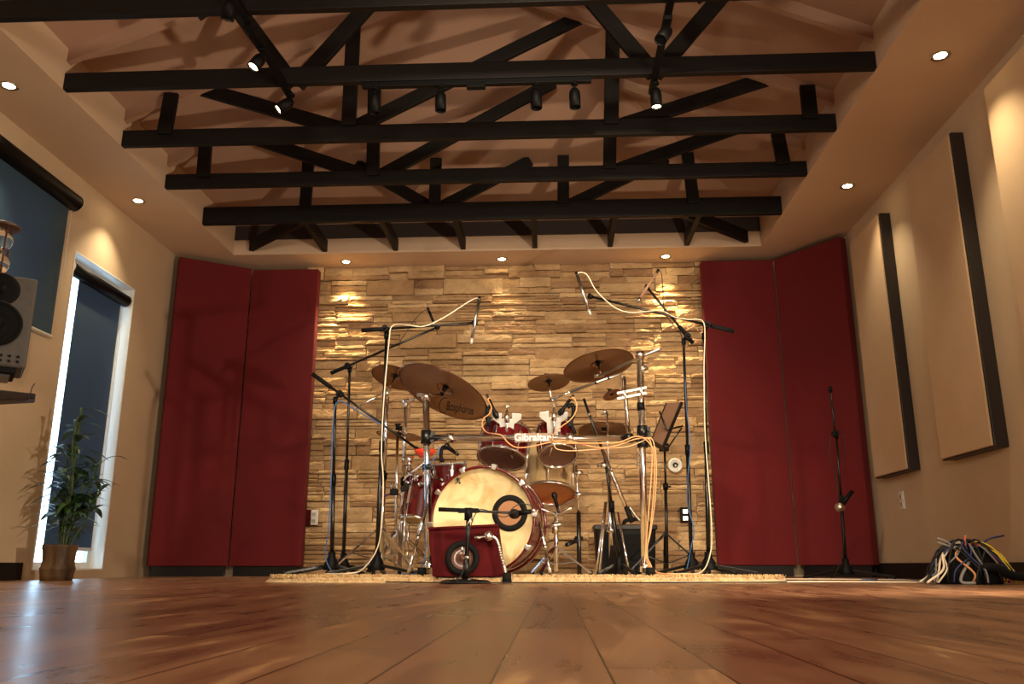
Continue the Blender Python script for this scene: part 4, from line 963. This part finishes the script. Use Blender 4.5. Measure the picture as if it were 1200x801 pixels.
# black amp
YA = 5.75
a = P(699, 676, YA); b = P(771, 676, YA); zt_ = P(735, 615, YA).z; t = thing('amplifier', 'black box amplifier on the rug behind the right rack upright', 'amplifier', tuple(V(((a.x + b.x) / 2, YA, RUG))))
MB().hexa([(a.x + .015, YA, RUG + .001), (b.x - .015, YA, RUG + .001), (b.x - .015, YA + .3, RUG + .001), (a.x + .015, YA + .3, RUG + .001), (a.x, YA, zt_), (b.x, YA, zt_), (b.x, YA + .28, zt_), (a.x, YA + .28, zt_)]).build('cabinet', 'plastic', t, bevel=.008)
MB().box((a.x - .01, YA - .01, zt_ - .03), (b.x + .01, YA + .29, zt_ + .004)).build('top_lip', 'black', t, bevel=.006)
MB().box((a.x + .05, YA - .006, RUG + .04), (b.x - .05, YA + .001, zt_ - .06)).build('grille_cloth', 'cone', t)
q = P(748, 612, YA + .1); MB().tube([(q.x - .1, YA + .12, zt_), (q.x - .08, YA + .12, zt_ + .035), (q.x, YA + .12, zt_ + .045), (q.x + .06, YA + .12, zt_ + .03), (q.x + .07, YA + .12, zt_)], .013).build('handle', 'rubber', t)

# ------------------------------------------------------------------ wire heap right
wc = V((1.95, 4.25, 0)); t = thing('cable_snake', 'heap of many coloured cables over a black box by the right wall', 'cable heap', tuple(wc))
c = MB(); n_ = 28; vs = []
for j in range(9):
    th = (pi / 2) * j / 8
    for i in range(n_):
        a = 2 * pi * i / n_; r = .145 * cos(th) ** .6 * (1 + .16 * noise.noise(V((cos(a) * 2, sin(a) * 2, j * .4)))); vs.append(wc + V((r * cos(a), r * sin(a) * .9, .165 * sin(th) + .001)))
c.add(vs, [(j * n_ + i, j * n_ + (i + 1) % n_, (j + 1) * n_ + (i + 1) % n_, (j + 1) * n_ + i) for j in range(8) for i in range(n_)], True); c.build('stage_box', 'rubber', t)
rnd = random.Random(21)
cols = {'w': 'whitecable', 'k': 'blackcable', 'b': 'bluecable', 'o': 'orangecable'}
M['yellowcable'] = mat('yellow_cable', (226, 200, 50), .5); M['redcable'] = mat('red_cable', (170, 40, 44), .5); M['greycable'] = mat('grey_cable', (130, 128, 124), .5); M['pinkcable'] = mat('salmon_cable', (222, 120, 90), .5); M['navycable'] = mat('navy_cable', (36, 44, 92), .5)
seq = ['blackcable'] * 24 + ['navycable'] * 9 + ['bluecable'] * 7 + ['redcable'] * 4 + ['whitecable'] * 7 + ['yellowcable'] * 4 + ['greycable'] * 5 + ['pinkcable'] * 3 + ['orangecable'] * 2
for k, m in enumerate(seq):
    a = rnd.uniform(0, 2 * pi)
    if m == 'whitecable': a = rnd.choice((3.3, 3.5, 3.7, 5.8, 6.0, 6.2, 3.9)) + rnd.uniform(-.15, .15)
    if m == 'yellowcable': a = rnd.uniform(5.2, 5.9)
    a2 = a + rnd.uniform(-.7, .7); r1 = rnd.uniform(.02, .07); h = rnd.uniform(.16, .205)
    ro = rnd.uniform(.19, .30) if m == 'whitecable' else rnd.uniform(.15, .23)
    st = wc + V((-cos(a) * .07, -sin(a) * .07, .15)); 
    pts = [st, wc + V((0, 0, h)) + V((cos(a) * r1, sin(a) * r1, 0)), wc + V((cos(a) * .13, sin(a) * .125, rnd.uniform(.12, .16))), wc + V((cos(a2) * .18, sin(a2) * .17, rnd.uniform(.04, .07))), wc + V((cos(a2) * ro, sin(a2) * ro * .8, .008))]
    if pts[-1].x > XR - .03: pts[-1].x = XR - .04
    o = MB().tube(pts, rnd.uniform(.003, .0055), n=6, sub=5).build('cable', m, t)
for x, z, dx, m in ((-.02, .2, .004, 'pinkcable'), (-.1, .19, -.05, 'greycable'), (.08, .2, .08, 'navycable'), (-.09, .17, -.06, 'greycable')):
    MB().tube([wc + V((x * .6, -.03, .15)), wc + V((x, -.04, z)), wc + V((x + dx, -.045, z + .02))], .0045, sub=4).build('cable_end', m, t)
MB().tube([wc + V((-.04, -.14, .07)), wc + V((.04, -.16, .075)), wc + V((.12, -.16, .04)), wc + V((.28, -.17, .022))], .02, n=10).build('snake_trunk', 'rubber', t)
MB().tube([wc + V((-.05, -.12, .1)), wc + V((-.1, -.14, .04)), wc + V((-.11, -.16, .01)), wc + V((-.06, -.18, .008))], .007, n=8).build('cable', 'greycable', t)

# ------------------------------------------------------------------ plant
pp = V((PZ(66, 678, 0).x / PZ(66, 678, 0).y * 4.95, 4.95, 0))
t = thing('potted_bamboo', 'lucky bamboo with dark leaves in a brown bamboo textured pot by the tall window', 'potted plant', tuple(pp))
k = 1 / ppm(pp + V((0, 0, .1)))
def sq(z, hw, seg=5):
    out = []
    for i in range(24):
        a = 2 * pi * i / 24; e = 4.5; c_, s_ = cos(a), sin(a); r = hw / ((abs(c_) ** e + abs(s_) ** e) ** (1 / e)); out.append(pp + V((r * c_, r * s_, z)))
    return out
prof = [(0, 14.5), (.03, 15.2), (.06, 16.2), (.068, 16.6), (.078, 15.4), (.11, 14.8), (.15, 15.2), (.19, 16.4), (.2, 16.6), (.2, 15), (.17, 14.5)]
b = MB(); vs = []
for z, hwid in prof: vs += sq(z, hwid * k)
b.add(vs, [(j * 24 + i, j * 24 + (i + 1) % 24, (j + 1) * 24 + (i + 1) % 24, (j + 1) * 24 + i) for j in range(len(prof) - 1) for i in range(24)], True); b.add(sq(0, 14.5 * k), [tuple(range(24))]); b.build('pot', 'pot', t)
MB().add(sq(.175, 14.3 * k), [tuple(range(24))]).build('soil', 'rubber', t)
rnd = random.Random(4); lv = MB()
def leaf(p, d, L, w):
    d = d.normalized(); s = d.cross(V((0, 0, 1)))
    if s.length < .1: s = V((1, 0, 0))
    s.normalize(); u = s.cross(d); pts = []
    nseg = 6
    for i in range(nseg + 1):
        tt = i / nseg; c = p + d * (L * tt) + V((0, 0, -L * .45 * tt * tt)); ww = w * sin(pi * min(1, tt * .92 + .08)) ** .8 * (1 - tt * .2)
        pts += [c - s * ww + u * ww * .25, c, c + s * ww + u * ww * .25]
    f = []
    for i in range(nseg):
        for j in range(2): f.append((i * 3 + j, i * 3 + j + 1, i * 3 + 4 + j, i * 3 + 3 + j))
    lv.add(pts, f, True)
for i in range(11):
    a = rnd.uniform(0, 6.28); r = rnd.uniform(.005, .055); h = rnd.uniform(.3, .8); lean = rnd.uniform(.0, .18)
    if i == 0: h = .84
    b0_ = pp + V((r * cos(a), r * sin(a), .17)); pts = [b0_]
    for q in range(1, 6): pts.append(b0_ + V((cos(a) * lean * q / 5 + rnd.uniform(-.008, .008), sin(a) * lean * q / 5 + rnd.uniform(-.008, .008), h * q / 5)))
    s = MB().tube(pts, .006, n=8, sub=4)
    for q in range(1, 5): s.ball(pts[q], .008, 8, (1, 1, .5))
    s.build('stem', 'stem', t)
    for q in range(rnd.randint(14, 19)):
        u = rnd.uniform(.22, 1); c = pts[0].lerp(pts[-1], u); aa = rnd.uniform(0, 6.28)
        tw = V((cos(aa), sin(aa), rnd.uniform(.3, 1.3))).normalized(); o_ = c + tw * rnd.uniform(.02, .06)
        s2 = tw; lv.tube([c, c.lerp(o_, .5) + V((0, 0, -.004)), o_], .0018, n=4, sub=2)
        leaf(o_, V((cos(aa + rnd.uniform(-.5, .5)), sin(aa + rnd.uniform(-.5, .5)), rnd.uniform(-.1, .9))), rnd.uniform(.09, .19), rnd.uniform(.015, .026))
lv.build('foliage', 'leaf', t)

# ------------------------------------------------------------------ studio monitor, hourglass, shelf
YS = 3.5
so = P(2, 432, YS); kk = 1 / ppm(P(2, 380, YS)); hgt = P(2, 328, YS).z - so.z; wd = .27
rx = V((cos(.62), sin(.62), 0)); ry = V((-rx.y, rx.x, 0))     # slightly turned
base = V((P(30, 432, YS).x, YS, so.z)) - rx * wd / 2
t = thing('studio_monitor', 'grey two way studio monitor speaker at the left edge of the view', 'speaker', tuple(base))
cfr = base + V((0, 0, hgt / 2))
MB().obox(cfr + ry * .13, rx, ry, V((0, 0, 1)), wd, .26, hgt).build('cabinet', 'greycab', t, bevel=.012)
wf = base + V((0, 0, hgt * .45)) - ry * .0; tw = base + V((0, 0, hgt * .83))
MB().lathe([(.098, .002), (.1, .008), (.088, .01), (.084, .002), (.076, .006), (.066, .0), (.03, -.006 + .008), (.026, .008), (.016, .016), (0, .018)], wf - ry * .001, -ry, 40).build('woofer', 'cone', t)
MB().lathe([(.1, .001), (.102, .006), (.096, .007), (.094, .001)], wf - ry * .001, -ry, 40, close=True).build('woofer_ring', 'greycab', t)
MB().lathe([(.072, .001), (.07, .006), (.04, .003), (.02, .002), (.016, .01), (0, .014)], tw - ry * .001, -ry, 32).build('tweeter', 'cone', t)
for r_ in range(2):
    for q in range(6):
        c = base + rx * (-.06 + q * .032) + V((0, 0, .025 + r_ * .022)) - ry * .002; MB().cyl(c, c - ry * .006, .006, n=10).build('control_knob', 'plastic', t)
MB().obox(base + V((0, 0, -.012)) + ry * .12, rx, ry, V((0, 0, 1)), wd * .75, .22, .022).build('isolation_pad', 'rubber', t, bevel=.004)
# hourglass standing on the speaker
hb = base + V((0, 0, hgt + .001)) + rx * -.035 + ry * .1; hh_ = .255; zg = V((0, 0, 1)); hb = hb + rx * .0
t = thing('hourglass', 'hourglass with dark wooden ends standing on the speaker', 'hourglass', tuple(hb))
for z, nm in ((0, 'wooden_base'), (hh_ - .018, 'wooden_top')): MB().lathe([(0, 0), (.07, 0), (.076, .005), (.076, .012), (.068, .018), (0, .018)], hb + zg * z, (0, 0, 1), 32).build(nm, 'wooddark', t)
pr = []
for i in range(25):
    u = i / 24; pr.append((.008 + .046 * abs(sin(u * 2 * pi)) ** .7 if 0 < u < 1 else .012, .018 + (hh_ - .036) * u))
MB().lathe(pr, hb, (0, 0, 1), 28).build('glass_bulbs', 'glass', t)
MB().lathe([(0, .02), (.03, .02), (.045, .045), (.035, .06), (0, .072)], hb, (0, 0, 1), 24).build('sand', 'sand', t)
for a in (-.6, 1.5, 3.6): c = hb + V((.063 * cos(a), .063 * sin(a), .018)); b = MB().cyl(c, c + zg * (hh_ - .036), .0045, n=10); b.ball(c + zg * .11, .008, 10).ball(c + zg * .03, .007, 10).ball(c + zg * .19, .007, 10); b.build('spindle', 'wooddark', t)
# shelf
s1 = P(42, 462, 3.35); t = thing('desk_shelf', 'dark shelf end jutting in below the speaker with a small lead hanging', 'shelf', (s1.x - .3, 3.4, s1.z - .03))
s2x = s1.x * 3.45 / 3.35
MB().hexa([(s1.x - .75, 3.35, s1.z - .05), (s1.x, 3.35, s1.z - .016), (s2x, 3.45, s1.z - .016), (s2x - .75, 3.45, s1.z - .05), (s1.x - .75, 3.35, s1.z + .09), (s1.x, 3.35, s1.z + .004), (s2x, 3.45, s1.z + .004), (s2x - .75, 3.45, s1.z + .09)]).build('shelf_board', 'espresso', t, bevel=.004)
MB().box((s1.x - .6, 3.36, 0), (s1.x - .5, 3.44, s1.z - .03)).build('post', 'espresso', t)
MB().bar(V((base.x - .3, 3.42, s1.z + .05)), base + V((-.12, .12, -.03)), .04, .03).obox(base + ry * .12 + V((0, 0, -.03)), rx, ry, V((0, 0, 1)), wd * .6, .16, .012).build('speaker_bracket', 'black', t)
cable('small black lead with plug curling over the shelf end', [P(8, 465, 3.349), P(22, 468.5, 3.349), P(33, 467, 3.349), P(36, 459, 3.349), P(38, 453, 3.349), P(41, 449, 3.349)], .0028, 'blackcable')

# ------------------------------------------------------------------ unseen room lamps and added fill
# spotlights on the near trusses, behind the view, aimed at the kit
spot('stage_spot', (-.9, 1.9, 2.5), (-.2, 4.9, .7), 190, 60, .8, .08, (1, .83, .58))
spot('stage_spot', (.7, 1.9, 2.5), (.1, 5.2, .8), 190, 60, .8, .08, (1, .83, .58))
spot('stage_spot', (0, 1.2, 2.5), (-.1, 7, 1.3), 190, 60, .9, .08, (1, .84, .60))
# floor work lamp at the right, out of view
spot('floor_lamp_bulb', (1.9, 2.4, .55), (-1.9, 5.8, .9), 210, 115, .8, .06, (1, .80, .58))
# added soft fill behind the camera, plus the soffit's unseen downlights
def area(name, loc, to, e, sx, sy, col):
    l = bpy.data.lights.new(name, 'AREA'); l.energy = e; l.shape = 'RECTANGLE'; l.size = sx; l.size_y = sy; l.color = col
    o = bpy.data.objects.new(name, l); COL.objects.link(o); o.location = loc; o.rotation_euler = (V(to) - V(loc)).to_track_quat('-Z', 'Y').to_euler(); return o
area('fill_light', (-.4, -1.6, 1.5), (-.3, 5, 1.2), 70, 1.6, .8, (1, .84, .66))
for x in (-2.9, 2.0):
    for y in (2.4, .8, -.8): spot('downlight_lamp', (x, y, ZC - .012), (x, y, 0), 30, 95, .8, .02)

# world: pale daylight sky outside the windows
w = bpy.data.worlds.new('sky'); SC.world = w; w.use_nodes = True; bg = w.node_tree.nodes['Background']
bg.inputs[0].default_value = (.55, .78, 1, 1); bg.inputs[1].default_value = 7.0

# ------------------------------------------------------------------ camera
cd = bpy.data.cameras.new('camera'); cam = bpy.data.objects.new('camera', cd); COL.objects.link(cam)
cd.sensor_width = 36; cd.lens = 36 * F / 1200; cd.clip_start = .01; cd.clip_end = 100
cam.matrix_world = Matrix(((RT.x, UP.x, -FW.x, CAM.x), (RT.y, UP.y, -FW.y, CAM.y), (RT.z, UP.z, -FW.z, CAM.z), (0, 0, 0, 1)))
SC.camera = cam
for o in bpy.data.objects:
    if '_o' in o: del o['_o']
vs = SC.view_settings; vs.view_transform = 'Standard'; vs.look = 'None'; vs.gamma = 1; vs.exposure = .58; vs.use_curve_mapping = False
